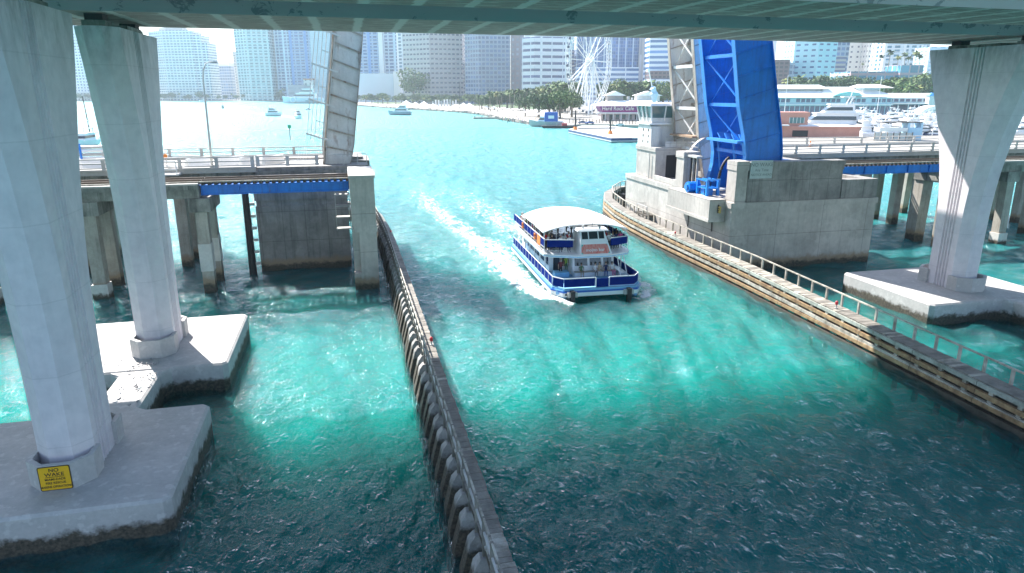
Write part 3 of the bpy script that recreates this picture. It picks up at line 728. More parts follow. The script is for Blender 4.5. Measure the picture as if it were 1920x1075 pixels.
MB().tube([(38.3,63.5,12.2),(38.6,63.2,9.0)], .14, 8).build('strut_leg', M['blue_light'], bl)
MB().tube([(38.3,66.6,12.2),(38.6,66.2,9.0)], .10, 8).build('strut_leg', M['blue_light'], bl)
MB().box(40.6,43.4,61.1,67.1,8.0,10.4).build('counterweight', M['blue'], bl)
GP = [(40.0,43.2,7.4,.1),(39.5,42.6,9.6,.2),(38.95,42.2,12.0,.3),(38.6,41.6,15.2,.4),(38.0,40.8,19.0,.4),(37.5,40.2,22.4,.4),(36.9,39.4,26.8,.4),(36.8,39.3,27.4,.4)]
gl = leaf('bascule_leaf', 'raised rusty grey road leaf standing between the tower and the blue leaf', GP, (72.2,78.0), M['grey_steel'], M['grey_seam'], M['grey_seam'], zs=9.6, zmax=26.8)
MB().beam((38.9,72.3,12.0),(38.9,77.9,12.0),1.2,.2,(0,0,1)).build('service_platform', surf('rusty_plate',(.36,.25,.17),(.2,.11,.06),scale=1.2,amt=.7), gl)
g = MB(); n = 22; ring = []
cx_, cz_ = 41.6, 9.9
o_, i_ = [], []
for k in range(n+1):
    a = R(95+ k*100/n); o_.append((cx_+4.1*math.cos(a)*1.0, cz_+2.6*math.sin(a))); i_.append((cx_+3.3*math.cos(a), cz_+2.0*math.sin(a)))
g.prism(o_ + i_[::-1], 'y', 71.0, 71.5); g.build('rack_segment', M['grey_seam'], gl)
t = thing('trunnion_wheel', 'round rusty hinge casting beside the concrete column on the right pier', 'machinery', (37.6,71.2,7.3))
MB().tube([(37.6,70.6,7.55),(37.6,71.6,7.55)], .95, 20).build('disc', M['grey_seam'], t)
MB().tube([(37.6,70.45,7.55),(37.6,70.6,7.55)], .3, 14).build('hub', M['machine_white'], t)
MB().box(36.6,38.6,70.5,71.7,6.68,6.95).build('pedestal', M['conc'], t)
# blue machinery in the opening
t = thing('drive_machinery', 'blue hoist frame with a round motor in the opening below the blue leaf', 'machinery', (35.6,63,6.9))
for (x_,y_) in ((34.9,62.0),(34.9,63.9),(36.1,62.0),(36.1,63.9)):
    MB().box(x_-.12,x_+.12,y_-.12,y_+.12,6.9,8.35).build('frame_post', M['blue'], t)
for x_ in (34.85,35.5,36.15): MB().box(x_-.1,x_+.1,61.8,64.1,8.35,8.47).build('frame_beam', M['blue'], t)
MB().box(34.75,36.25,61.8,61.95,8.47,8.6).build('frame_beam', M['blue_light'], t)
for k in range(4): MB().tube([(35.0+k*.3,62.6+.2*k,6.9),(35.05+k*.3,62.6+.2*k,8.3+.25*(k%2))], .06, 6).build('hose', M['black'], t)
MB().box(35.0,35.8,62.4,63.4,6.9,7.5).build('gear_case', M['blue'], t); MB().box(36.3,36.7,64.6,65.4,6.9,7.9).build('cabinet', M['rail'], t)
MB().box(34.8,36.2,61.9,64.0,7.6,7.7).build('frame_shelf', M['blue'], t)
MB().tube([(34.3,65.0,7.45),(35.6,65.0,7.45)], .55, 16).build('motor', M['blue'], t)
MB().tube([(34.1,65.0,7.45),(34.3,65.0,7.45)], .3, 14).build('motor_cap', M['blue_light'], t)
def cable(pts, r, label):
    P_ = []
    for k in range(25):
        s_ = k/24; 
        p = (1-s_)**2*Vector(pts[0]) + 2*s_*(1-s_)*Vector(pts[1]) + s_*s_*Vector(pts[2]); P_.append(p)
    o = MB().tube(P_, [r*(1.15 if k % 2 else .88) for k in range(25)], 8).build('power_cable', M['black'], smooth=True); tag(o, label, 'cable')
cable(((36.4,62.6,7.2),(36.3,62.6,9.9),(37.6,62.9,10.6)), .14, 'thick black looped cable rising from the blue hoist frame to the leaf')
cable(((36.9,61.6,7.0),(36.7,61.5,8.8),(37.7,61.7,9.3)), .10, 'thinner black cable hanging close beside the corner pilaster')
t = thing('counterweight_guide', 'dark vertical guide bars between the column and the blue machinery', 'machinery', (35.9,66.8,6.7))
for k in range(4): MB().box(35.7+.02*k,35.9+.02*k,65.9+k*.45,66.05+k*.45,6.7,10.3).build('guide_bar', M['black' if k%2 else 'grey_seam'], t)
MB().box(35.5,36.2,65.6,67.8,10.3,10.5).build('guide_head', M['rail'], t)
t = thing('navigation_light', 'three brass coloured signal lamps on the corner of the machinery balcony', 'light', (34.8,59.5,5.9))
for k in range(3):
    MB().tube([(34.95,59.62,5.75+k*.22),(34.95,59.30,5.72+k*.22)], [.06,.13], 10).build('lamp_hood', plain('brass%d'%k,(.55,.36,.10),.4), t)
MB().box(34.9,35.0,59.6,59.68,5.6,6.4).build('bracket', M['black'], t)
# pale NO WAKE sign
t = thing('warning_sign', 'faded pale NO WAKE board on the near wall of the right bascule pier', 'sign', (38.55,58.55,9.85))
MB().box(-1.2,1.15,-.02,.04,-.88,.82).build('panel', M['sign_pale'], t, local=True)
for s_, x_, z_, sz_ in (('NO WAKE',0,.42,.50),('Any Time',0,-.08,.36),('NOTICE AHEAD',0,-.52,.30)):
    text(s_, sz_, M['ink_faded'], t, Matrix.Translation((x_,-.03,z_)) @ FACE_Y, 'lettering', .002, 1.0)
g = MB(); 
t = thing('pier_railing', 'small bent rail on top of the column cap', 'railing', (36,69,10.75))
for (x_,y_) in ((35.4,68.1),(36.9,68.1),(36.9,69.6)): MB().tube([(x_,y_,10.7),(x_,y_,11.7)], .03, 6).build('post', M['rail'], t)
for zz in (11.2,11.68): MB().tube([(35.4,68.1,zz),(36.9,68.1,zz),(36.9,69.6,zz)], .03, 6).build('rail_bar', M['rail'], t)
# ================================================================== fenders
def pathf(pts, step):
    out = []; acc = 0; 
    for a,b_ in zip(pts[:-1],pts[1:]):
        a = Vector(a); b_ = Vector(b_); L = (b_-a).length; d = (b_-a)/L
        while acc < L: out.append((a+d*acc, d)); acc += step
        acc -= L
    return out
# left fender: slender plank walk on leaning concrete piles
t = thing('fender_walkway', 'left timber fender walkway with dark planks, leaning piles and a handrail', 'fender', (4.1,50,0))
Lp = [(4.12,15.5,2.2),(4.12,70,2.2),(3.95,78,2.2),(3.6,86,2.2),(2.9,91,2.2),(1.2,96,2.2),(-1.8,100,2.2)]
pl = pathf(Lp, .265); darkp = []; palep = []
mbs = {'timber':MB(),'timber_pale':MB(),'timber_mint':MB()}
for i,(p,d) in enumerate(pl):
    sd_ = Vector((d.y,-d.x,0)); hw = .39 + rnd.uniform(-.02,.03)
    key = 'timber_pale' if (p.y < 21 and (i % 13 in (1,2,3,4) )) or (i % 29 == 11) else 'timber'  # paler planks grouped at the near end, single ones beyond
    q = p + Vector((0,0,rnd.uniform(-.012,.012)))
    mbs[key].beam(q - sd_*hw, q + sd_*hw, .25, .07, (0,0,1))
planks = mbs['timber'].build('plank_deck', M['timber'], t); planks['kind'] = 'stuff'
o = mbs['timber_pale'].build('pale_plank', M['timber_pale'], t); o['kind'] = 'stuff'
def ribbon(pts, off, z0, z1, th):
    g = MB(); P_ = [Vector(p) for p in pts]; ring = []
    for i, p in enumerate(P_):
        d = (P_[min(i+1,len(P_)-1)] - P_[max(i-1,0)]).normalized(); s_ = Vector((d.y,-d.x,0)); c = p + s_*off
        zz = p.z
        ring.append([(*(c - s_*th/2)[:2],zz+z0),(*(c + s_*th/2)[:2],zz+z0),(*(c + s_*th/2)[:2],zz+z1),(*(c - s_*th/2)[:2],zz+z1)])
    return g.loft(ring)
ribbon(Lp, .33, -.32, -.05, .14).build('stringer', M['timber_dark'], t)
ribbon(Lp, -.3, -.32, -.05, .14).build('stringer', M['timber_dark'], t)
for k in range(3): ribbon(Lp, .46, -1.05-.62*k, -.72-.62*k, .16).build('wale', M['timber_dark' if k else 'timber'], t)
for i,(p,d) in enumerate(pathf(Lp, 1.36)):
    s_ = Vector((d.y,-d.x,0))
    a = p - s_*.40
    MB().box(a.x-.05,a.x+.05,a.y-.05,a.y+.05,.9,3.32).build('handrail_post', M['timber'], t)
    kk = rnd.uniform(-.07,.07); c = p - s_*.18 + d*rnd.uniform(-.05,.05); e = p - s_*(.72+kk) + d*rnd.uniform(-.06,.06)
    # leaning pile: wide at the water, chamfered head
    g = MB(); dd = d*.30
    A = [e-dd-s_*.42, e+dd-s_*.42, c+dd, c-dd]; 
    g.loft([[(*(q)[:2], -1.6) for q in A],[(*(q+ s_*.02)[:2], .3) for q in [A[0]+s_*.10,A[1]+s_*.10,A[2],A[3]]],
            [(*q[:2], 1.55) for q in [e-dd*.9+s_*.02, e+dd*.9+s_*.02, c+dd*.9, c-dd*.9]], [(*q[:2], 1.80) for q in [e-dd*.7+s_*.22, e+dd*.7+s_*.22, c+dd*.7, c-dd*.7]]])
    g.build('batter_pile', M['bpile'], t)
for zz in (1.08,.55): 
    ribbon(Lp, -.40, zz-.04, zz+.035, .07).build('handrail', M['timber_pale' if zz > 1 else 'rail'], t)
# right fender: broad walk over stacked wales
t = thing('fender_walkway', 'right timber fender with stacked pale wales, plank walk and a long handrail', 'fender', (34,50,0))
Rp = [(33.35,20,1.68),(33.5,27,1.75),(33.75,38,1.9),(33.95,52,2.15),(33.95,70,2.2),(34.3,78,2.2),(35.0,85,2.2),(36.3,92,2.2),(38.6,98,2.2),(42,103,2.2),(46,105,2.2)]
mbs = {'timber':MB(),'timber_pale':MB()}
for i,(p,d) in enumerate(pathf(Rp, .27)):
    sd_ = Vector((d.y,-d.x,0)).normalized(); q = p + Vector((0,0,rnd.uniform(-.012,.012)))
    mbs['timber_pale' if rnd.random() < .12 or (40<p.y<58 and rnd.random()<.3) else 'timber'].beam(q - sd_*(.52+rnd.uniform(-.02,.03)), q + sd_*(.62+rnd.uniform(-.03,.03)), .255, .07, (0,0,1))
for k_, nm in (('timber','plank_deck'),('timber_pale','pale_plank')):
    o = mbs[k_].build(nm, M['timber'] if k_=='timber' else M['timber_pale'], t); o['kind'] = 'stuff'
ribbon(Rp, -.55, -.30, -.05, .16).build('cap_wale', M['timber_mint'], t)
ribbon(Rp, -.57, -.76, -.50, .22).build('wale', M['timber_tan'], t)
ribbon(Rp, -.57, -1.20, -.95, .22).build('wale', M['timber_pale'], t)
ribbon([(x,y,1.0) for x,y,z in Rp], -.60, -.52, -.28, .26).build('wale', M['timber_tan'], t)
ribbon([(x,y,1.0) for x,y,z in Rp], -.62, -1.6, -.74, .24).build('wale', M['timber_dark'], t)
ribbon(Rp, -.26, -1.7, -.10, .08).build('gap_shade_board', M['timber_dark'], t)  # added dark board, stands in for shade in the gaps between the wales
ribbon(Rp, .5, -.36, -.05, .14).build('stringer', M['timber_dark'], t)
for i,(p,d) in enumerate(pathf(Rp, 1.72)):
    s_ = Vector((d.y,-d.x,0)).normalized()
    a = p + s_*.60; c = p - s_*.30; e = p + s_*.40
    MB().box(a.x-.07,a.x+.07,a.y-.07,a.y+.07,p.z-.5,p.z+.98).build('handrail_post', M['timber_pale'], t)
    MB().tube([(c.x,c.y,-1.5),(c.x,c.y,p.z-.06)], .17, 8).build('pile', M['timber_dark'], t)
    MB().tube([(e.x+.5,e.y,-1.5),(e.x,e.y,p.z-.06)], .17, 8).build('pile', M['timber_dark'], t)
    b1 = p - s_*.44
    for zz in (p.z-.40,p.z-.855):
        MB().cb((b1.x,b1.y,zz),(.30,.26,.19)).build('spacer_block', M['timber_pale'], t)
ribbon(Rp, .60, .90, .985, .13).build('handrail', M['timber_pale'], t)
def lamp_post(loc, label, h=.55):
    t = thing('marker_lamp', label, 'lamp', loc, 0, 'small red marker lamps on the fenders')
    MB().tube([(0,0,.04),(0,0,h*.5)], .05, 8).build('stand', M['rail'], t, local=True)
    MB().tube([(0,0,h*.5),(0,0,h*.62),(0,0,h*.9),(0,0,h)], [.07,.11,.10,.03], 10).build('lens', M['red'], t, local=True)
    MB().tube([(0,0,.035),(0,0,.08)], .12, 10).build('base', M['rail'], t, local=True)
lamp_post((4.35,39.0,2.2), 'red marker lamp halfway down the left fender walkway')
lamp_post((33.6,40.2,1.97), 'red marker lamp on the right fender walkway in front of the open water', .6)
lamp_post((33.6,65.6,2.2), 'red marker lamp on the right fender below the concrete machinery balcony', .5)
lamp_post((4.25,73.4,2.2), 'red marker lamp at the far bend of the left fender', .5)
# landing with rails by the tower
t = thing('landing_stage', 'small railed landing joining the right fender to the tower base', 'landing', (35.4,76,2.6))
MB().box(34.6,36.4,75.2,78.4,2.5,2.7).build('platform', M['timber_dark'], t)
for (x_,y_) in ((34.7,75.3),(34.7,78.3),(36.3,75.3),(35.5,78.3)): MB().tube([(x_,y_,2.7),(x_,y_,3.75)], .04, 6).build('post', M['rail'], t)
MB().tube([(34.7,75.3,3.72),(34.7,78.3,3.72),(36.3,78.3,3.72)], .04, 6).build('rail_bar', M['rail'], t)
# dolphin cluster at the far end of right fender
t = thing('dolphin_piles', 'dark pile cluster inside the far curl of the right fender', 'pile cluster', (37.6,88,0))
for k in range(4):
    a = k*1.57; MB().tube([(37.9+.4*math.cos(a),90+.4*math.sin(a),-2),(37.9+.25*math.cos(a),90+.25*math.sin(a),3.1)], .2, 8).build('pile', M['black'], t)
# street lamp, odd posts
t = thing('street_lamp', 'tall grey curved lamp post on the left road bridge', 'street lamp', (-12.7,72.6,9.9))
pts = [(-12.7,72.6,9.9),(-12.65,72.6,14),(-12.6,72.6,17.9),(-12.5,72.6,18.9),(-12.2,72.6,19.5),(-11.8,72.6,19.68),(-11.5,72.6,19.65)]
MB().tube(pts, [.13,.10,.08,.07,.06,.05,.05], 8).build('post', M['machine_white'], t, smooth=True)
MB().taper((-11.75,-11.1,72.48,72.72,19.55),(-11.7,-11.2,72.5,72.7,19.7)).build('lamp_head', M['rail'], t)
MB().box(-12.9,-12.5,72.4,72.8,9.88,10.1).build('base', M['rail'], t)
# equipment on the left approach
t = thing('service_platform', 'white railed service platform hung on the left road bridge between the two left piers', 'platform', (-19,71.4,9.4))
MB().box(-21.4,-15.4,70.4,71.9,9.35,9.5).build('platform_floor', M['machine_white'], t)
for x_ in (-21.3,-19.4,-17.5,-15.5): MB().tube([(x_,70.5,9.5),(x_,70.5,10.7)], .05, 6).build('post', M['white'], t)
for zz in (9.9,10.3,10.7): MB().tube([(-21.3,70.5,zz),(-15.5,70.5,zz)], .05, 6).build('rail_bar', M['white'], t)
for zz in (9.9,10.3,10.7): MB().tube([(-21.3,70.5,zz),(-21.3,71.9,zz)], .05, 6).build('rail_bar', M['white'], t)
t = thing('signal_cabinet', 'dark signal cabinets with an orange lamp beside the white service platform', 'cabinet', (-18.4,73.5,9.9))
MB().box(-19.0,-18.4,73.2,73.9,9.88,11.5).build('cabinet', M['cap'], t)
MB().box(-18.2,-17.8,73.2,73.7,9.88,11.2).build('cabinet', M['black'], t)
MB().tube([(-16.9,73.2,11.0),(-16.9,72.95,11.0)], .2, 12).build('orange_lamp', M['orange'], t)
MB().tube([(-16.9,73.3,9.88),(-16.9,73.3,11.2)], .05, 6).build('lamp_post', M['rail'], t)
bm_ = None
for i, x_ in enumerate((-26.5,-24.0,-14.5,-11.4,-9.4,-7.3)):
    if bm_ is None:
        bm_ = thing('traffic_barrier', '', 'barrier', (x_,75.5,RD), R(-38), 'white concrete barriers on the left road deck')
        MB().prism([(-.3,0),(.3,0),(.12,.85),(-.12,.85)],'y',-1.6,1.6).build('barrier_body', M['white'], bm_, local=True)
        MB().box(-.315,-.302,-1.2,1.2,.1,.25).build('drain_slot', M['black'], bm_, local=True); o = bm_
    else: o = dup(bm_, (x_,75.5+(i%2)*.6,RD), R(-38+4*(i%3)))
    o['label'] = 'white wedge shaped traffic barrier on the left road deck, %s from the left' % ordn(i)
t = thing('pipe_stack', 'long pale pipes stacked behind a blue frame on the left road bridge', 'pipes', (-24,79,RD))
for k in range(5): MB().tube([(-33,79+.1*k,RD+.35+k*.36),(-20.6,79+.1*k,RD+.35+k*.36)], .16, 8).build('pipe', M['white' if k%2 else 'rail'], t)
for x_ in (-32,-26,-21): MB().box(x_-.08,x_+.08,78.5,78.7,RD,RD+2.2).build('frame_post', M['blue'], t)
t = thing('traffic_cone', 'orange and white traffic cone on the right road deck', 'traffic cone', (60.6,81.5,RD+.16))
MB().tube([(0,0,.03),(0,0,.30)], [.19,.13], 12).build('cone', M['orange'], t, local=True)
MB().tube([(0,0,.302),(0,0,.50)], [.13,.09], 12).build('reflective_band', M['white'], t, local=True)
MB().tube([(0,0,.502),(0,0,.80)], [.09,.035], 12).build('cone_tip', M['orange'], t, local=True)
MB().box(-.25,.25,-.25,.25,0,.03).build('base', M['black'], t, local=True)
# ================================================================== people
SKINC = [plain('skin_light',(.52,.33,.24),.6), plain('skin_tan',(.36,.20,.13),.6), plain('skin_brown',(.16,.085,.055),.6)]
HAIRC = [plain('hair_dark',(.02,.015,.012),.5), plain('hair_brown',(.09,.045,.02),.5), plain('hair_blond',(.42,.30,.14),.5), plain('hat_white',(.75,.74,.70),.7)]
CL = {k: plain('cloth_'+k, c, .85) for k, c in dict(red=(.55,.02,.03), pink=(.75,.10,.32), white=(.76,.76,.74), navy=(.02,.03,.10), black=(.02,.02,.022), blue=(.06,.16,.42), grey=(.25,.25,.26), green=(.08,.16,.07), beige=(.48,.38,.26), lime=(.35,.50,.08), maroon=(.16,.03,.04), sky=(.25,.45,.65)).items()}
def skinned(verts, edges, root=0, sub=1):
    me = bpy.data.meshes.new('person_body'); me.from_pydata([v[0] for v in verts], edges, [])
    o = bpy.data.objects.new('person_body', me); sc.collection.objects.link(o)
    m = o.modifiers.new('skin', 'SKIN'); sv = me.skin_vertices[0].data
    for i, v in enumerate(verts):
        r = v[1]; sv[i].radius = r if isinstance(r, tuple) else (r, r); sv[i].use_root = (i == root)
    s_ = o.modifiers.new('sub', 'SUBSURF'); s_.levels = sub; s_.render_levels = sub
    dg = bpy.context.evaluated_depsgraph_get(); dg.update()
    out = bpy.data.meshes.new_from_object(o.evaluated_get(dg)); bpy.data.objects.remove(o)
    return out
def person_mesh(pose):
    V_ = []; E_ = []
    def v(p, r, par=None):
        V_.append((p, r)); i = len(V_)-1
        if par is not None: E_.append((par, i))
        return i
    sit = pose == 'sit'; hz = .50 if sit else .93
    pel = v((0,0,hz), (.155,.115)); wa = v((0,0,hz+.20), (.135,.10), pel); ch = v((0,0,hz+.42), (.165,.11), wa)
    nk = v((0,-.01,hz+.58), (.055,.055), ch); hd = v((0,-.025,hz+.70), (.085,.10), nk); v((0,-.02,hz+.81), (.07,.085), hd)
    v((0,-.125,hz+.685), (.018,.018), hd)       # nose
    for s in (-1,1):
        sh = v((s*.19,0,hz+.49), (.06,.06), ch)
        if pose == 'rail':  el = v((s*.27,-.15,hz+.28), .043, sh); wr = v((s*.20,-.36,hz+.22), .032, el); hn = v((s*.18,-.44,hz+.22), (.042,.022), wr)
        elif sit: el = v((s*.25,-.06,hz+.22), .043, sh); wr = v((s*.19,-.27,hz+.13), .032, el); hn = v((s*.16,-.35,hz+.11), (.042,.022), wr)
        elif pose == 'phone': el = v((s*.24,-.14,hz+.26), .043, sh); wr = v((s*.10,-.30,hz+.48), .032, el); hn = v((s*.07,-.33,hz+.54), (.042,.022), wr)
        else: el = v((s*.25,.02,hz+.21), .043, sh); wr = v((s*.26,-.05,hz-.03), .032, el); hn = v((s*.26,-.07,hz-.11), (.022,.042), wr)
        d = Vector(V_[hn][0]) - Vector(V_[wr][0]); d.normalize()
        for k, (off, L) in enumerate(((-.03,.075),(-.01,.088),(.012,.082),(.032,.062))):
            p0 = Vector(V_[hn][0]); ax = Vector((1,0,0)) if abs(d.z) < .7 else Vector((0,1,0))
            a = p0 + ax*off + d*.03; v(tuple(a + d*L + Vector((0,0,-.02))), .009, hn)
        v(tuple(Vector(V_[wr][0]) + d*.05 + Vector((-s*.05,0,.01))), .010, hn)
        if sit:
            kn = v((s*.12,-.44,hz+.01), .068, v((s*.11,-.12,hz-.01), .085, pel)); an = v((s*.12,-.42,.09), .042, kn); v((s*.13,-.56,.045), (.045,.032), an)
        else:
            kn = v((s*.10,-.02,.50), .066, v((s*.10,0,.80), .088, pel)); an = v((s*.11,.01,.09), .042, kn); v((s*.13,-.14,.045), (.045,.032), an)
    me = skinned(V_, E_)
    me.materials.clear()
    for m in (SKINC[0], CL['navy'], CL['white']): me.materials.append(m)
    for p in me.polygons:
        c = p.center; p.use_smooth = True
        if c.z > hz+.555: p.material_index = 0
        elif abs(c.x) > .225 and c.z < hz+.36 and not (c.z < hz-.2): p.material_index = 0
        elif c.y < -.2 and c.z > hz+.04: p.material_index = 0
        elif c.z > hz+.03: p.material_index = 2
        elif c.z < .07: p.material_index = 1
        else: p.material_index = 1
    hair = bmesh.new(); bmesh.ops.create_icosphere(hair, subdivisions=2, radius=1)
    for q in list(hair.verts):
        q.co = Vector((q.co.x*.105, q.co.y*.125+.012, q.co.z*.125+hz+.775))
    hm = bpy.data.meshes.new('hair'); 
    dele = [q for q in hair.verts if q.co.z < hz+.66 or (q.co.y < -.05 and q.co.z < hz+.80)]
    bmesh.ops.delete(hair, geom=dele, context='VERTS'); hair.to_mesh(hm); hair.free(); hm.materials.append(HAIRC[0])
    for p in hm.polygons: p.use_smooth = True
    return me, hm
PM = {k: person_mesh(k) for k in ('stand','sit','rail','phone')}
def person(pose, loc, rz, shirt, pants, hair, skin, label, scale=.80, group=None):
    me, hm = PM[pose]
    o = bpy.data.objects.new('person', me); sc.collection.objects.link(o); o.location = loc; o.rotation_euler = (0,0,rz); o.scale = (scale,)*3
    for i, m in enumerate((SKINC[skin], CL[pants], CL[shirt])):
        o.material_slots[i].link = 'OBJECT'; o.material_slots[i].material = m
    tag(o, label, 'person', group)
    h = bpy.data.objects.new('hair' if hair < 3 else 'hat', hm); sc.collection.objects.link(h); h.parent = o
    h.material_slots[0].link = 'OBJECT'; h.material_slots[0].material = HAIRC[hair]
    return o
# ================================================================== tour boat
BO = Vector((20.4, 52.25, 0)); BR = R(-2.3); BM = Matrix.Translation(BO) @ Matrix.Rotation(BR, 4, 'Z')
M['boat_white'] = plain('boat_white', (.80,.81,.82), .3, amt=.06)
M['boat_deck'] = plain('boat_lightblue', (.22,.50,.74), .45, amt=.15)
M['boat_hull'] = plain('boat_hull_blue', (.14,.36,.62), .3, amt=.12)
M['boat_stripe'] = plain('boat_stripe_blue', (.02,.12,.50), .35)
M['navy'] = plain('navy_canvas', (.002,.022,.19), .9, amt=.15, spec=.05)
M['canopy'] = plain('white_canvas', (.84,.84,.83), .75, amt=.04)
t = bt = thing('tour_boat', 'white and blue double deck catamaran ferry full of people, heading for the camera', 'boat', BO, BR)
def L(mb, name, m, **k): return mb.build(name, m, t, local=True, **k)
def hull_half(s):
    g = MB(); rings = []
    for y, wi, wo, zb, zt in ((.55,2.95,3.35,.10,.80),(1.1,2.7,3.75,-.25,.80),(2.6,2.45,4.0,-.5,.80),(8,2.35,4.05,-.55,.78),(19.2,2.35,4.0,-.5,.75)):
        mid = (wi+wo)/2
        rings.append([(s*wi,y,.45),(s*(wi+.1),y,0),(s*mid,y,zb),(s*(wo-.12),y,0),(s*wo,y,.45),(s*wo,y,zt),(s*wi,y,zt)])
    return g.loft(rings)
for s in (-1,1): L(hull_half(s), 'hull', M['boat_hull'])
out = [(-4.08,1.7),(-3.3,.42),(3.3,.42),(4.08,1.7),(4.08,19.3),(-4.08,19.3)]
inn = [(-3.95,1.75),(-3.2,.55),(3.2,.55),(3.95,1.75),(3.95,19.2),(-3.95,19.2)]
L(MB().prism(out,'z',.28,.62), 'deck_fascia', M['boat_white']); L(MB().prism([(x*1.004,y-.01) for x,y in out],'z',.62,.74), 'rub_rail', M['boat_stripe'])
L(MB().prism(inn,'z',.74,.92), 'main_deck', M['boat_deck'])
for x_ in (-2.55,2.45):
    L(MB().box(x_-.17,x_+.17,-.05,.40,-.62,.86), 'bow_fender', M['black'])
    L(MB().box(x_-.42,x_-.18,.12,.42,.3,.72), 'fender_bracket', M['rail']); L(MB().box(x_+.18,x_+.42,.12,.42,.3,.72), 'fender_bracket', M['rail'])
L(MB().box(-3.15,-2.98,.36,.418,.42,.55), 'vent_slot', M['black'])
def panel(p, q, z0, z1, name='canvas_panel', m='navy', th=.05, seams=0):
    p = Vector((*p,0)); q = Vector((*q,0))
    g = MB(); g.beam(p+Vector((0,0,(z0+z1)/2)), q+Vector((0,0,(z0+z1)/2)), th, z1-z0, (0,0,1)); return L(g, name, M[m])
def rail(pts, z, r=.035, name='top_rail', m='boat_white'):
    L(MB().tube([(x,y,z) for x,y in pts], r, 6), name, M[m])
lp = [(-3.85,1.85),(-3.15,.85),(3.15,.85),(3.85,1.85)]
panel((-3.12,.87),(-.42,.87),1.0,1.70); panel((.92,.87),(3.12,.87),1.0,1.70); panel((-.32,.80),(.82,.80),.86,1.66,'gate_panel')
for a,b_ in ((-.37,-.30),(.80,.87)): L(MB().box(a,b_,.74,.84,.80,1.74),'gate_post',M['boat_white'])
L(MB().box(-.37,.87,.74,.82,.78,.86),'gate_sill',M['boat_white'])
panel((-3.83,1.83),(-3.17,.92),1.0,1.70); panel((3.83,1.83),(3.17,.92),1.0,1.70)
for s in (-1,1):
    y = 1.95
    while y < 18.6:
        panel((s*3.86,y),(s*3.86,min(y+1.25,18.9)),1.0,1.70); y += 1.32
    rail([(s*3.86,1.85),(s*3.86,18.95)], 1.74); rail([(s*3.86,1.85),(s*3.86,18.95)], .97, .025)
    y = 1.9
    while y < 19:
        L(MB().tube([(s*3.9,y,.9),(s*3.9,y,1.76)], .035, 6), 'rail_post', M['boat_white']); y += 1.32
    y = 5.6
    while y < 18.6:
        L(MB().tube([(s*3.62,y,.9),(s*3.62,y,2.86)], .05, 6), 'deck_pillar', M['boat_white']); y += 2.1
rail([(-3.86,1.85),(-3.15,.85),(-.35,.85)], 1.75, .045); rail([(.85,.85),(3.15,.85),(3.86,1.85)], 1.75, .045)
for s,x_ in ((1,3.3),(1,2.7)): L(MB().tube([(x_,2.9,.92),(x_-.1,3.9,2.86)], .05, 6), 'deck_pillar', M['boat_white'])
# lower cabin
L(MB().taper((-3.0,3.0,6.6,18.3,.92),(-3.0,3.0,6.6,18.3,2.86)), 'lower_cabin', M['boat_white'])
for s in (-1,1):
    y = 6.9
    while y < 17.6: L(MB().box(s*3.0-.02,s*3.0+.02,y,y+1.25,1.5,2.45), 'cabin_window', M['dark_glass']); y += 1.6
L(MB().taper((-1.25,2.75,4.8,6.6,.92),(-1.15,2.65,5.25,6.6,2.86)), 'front_cabin', M['boat_white'])
for x0_,x1_ in ((-1.0,.2),(.42,1.5),(1.72,2.5)):
    a = lambda z: 4.8+(z-.92)/1.94*.45-.012
    L(MB().add([(x0_,a(1.75),1.75),(x1_,a(1.75),1.75),(x1_,a(2.62),2.62),(x0_,a(2.62),2.62),(x0_,a(1.75)+.03,1.75),(x1_,a(1.75)+.03,1.75),(x1_,a(2.62)+.03,2.62),(x0_,a(2.62)+.03,2.62)],[(0,1,2,3),(7,6,5,4),(0,4,5,1),(1,5,6,2),(2,6,7,3),(3,7,4,0)]), 'front_window', M['dark_glass'])
L(MB().box(-2.6,-2.0,6.55,6.6,.95,2.5), 'cabin_door', M['dark_glass']); L(MB().box(-1.75,-1.4,6.56,6.6,1.4,2.5), 'cabin_door', M['dark_glass'])
L(MB().box(-1.2,2.7,4.25,4.8,.92,1.28), 'bench', M['boat_white']); L(MB().box(-1.15,2.65,4.3,4.7,1.28,1.34), 'bench_cushion', plain('beige_vinyl',(.50,.43,.36),.6))
L(MB().box(-3.0,-1.7,4.3,5.2,.92,1.40), 'locker', M['boat_deck']); L(MB().box(2.9,3.5,3.6,6.0,.92,1.3), 'locker', M['boat_white'])
# upper deck
up = [(-4.0,4.7),(-3.3,4.15),(-1.2,3.35),(1.8,3.30),(3.6,4.0),(4.05,4.8),(4.05,18.0),(-4.0,18.0)]
L(MB().prism(up,'z',2.86,3.12), 'upper_deck', M['boat_white'])
L(MB().box(-3.7,3.75,6.6,17.8,3.125,3.14), 'dark_deck_sheet', plain('blue_grey_sheet',(.09,.13,.18),.9))  # added dark sheet, tones down the sunlit white deck below the canopy
L(MB().prism([(x*1.006,y-.012) for x,y in up],'z',2.93,2.99), 'deck_stripe', M['boat_deck'])
for s in (-1,1):
    y = 4.9; k = 0
    while y < 17.4:
        if s < 0 and k == 1: panel((s*3.93,y),(s*3.93,y+1.3),3.5,4.35,'banner','orange')
        else: panel((s*3.9,y),(s*3.9,y+1.3),3.72,4.35)
        y += 1.36; k += 1
    rail([(s*3.9,4.8),(s*3.9,17.8)], 4.39, .04); rail([(s*3.9,4.8),(s*3.9,17.8)], 3.64, .025); rail([(s*3.9,4.8),(s*3.9,17.8)], 3.36, .025)
    y = 4.85
    while y < 18: L(MB().tube([(s*3.9,y,3.12),(s*3.9,y,4.41)], .035, 6), 'rail_post', M['boat_white']); y += 1.36
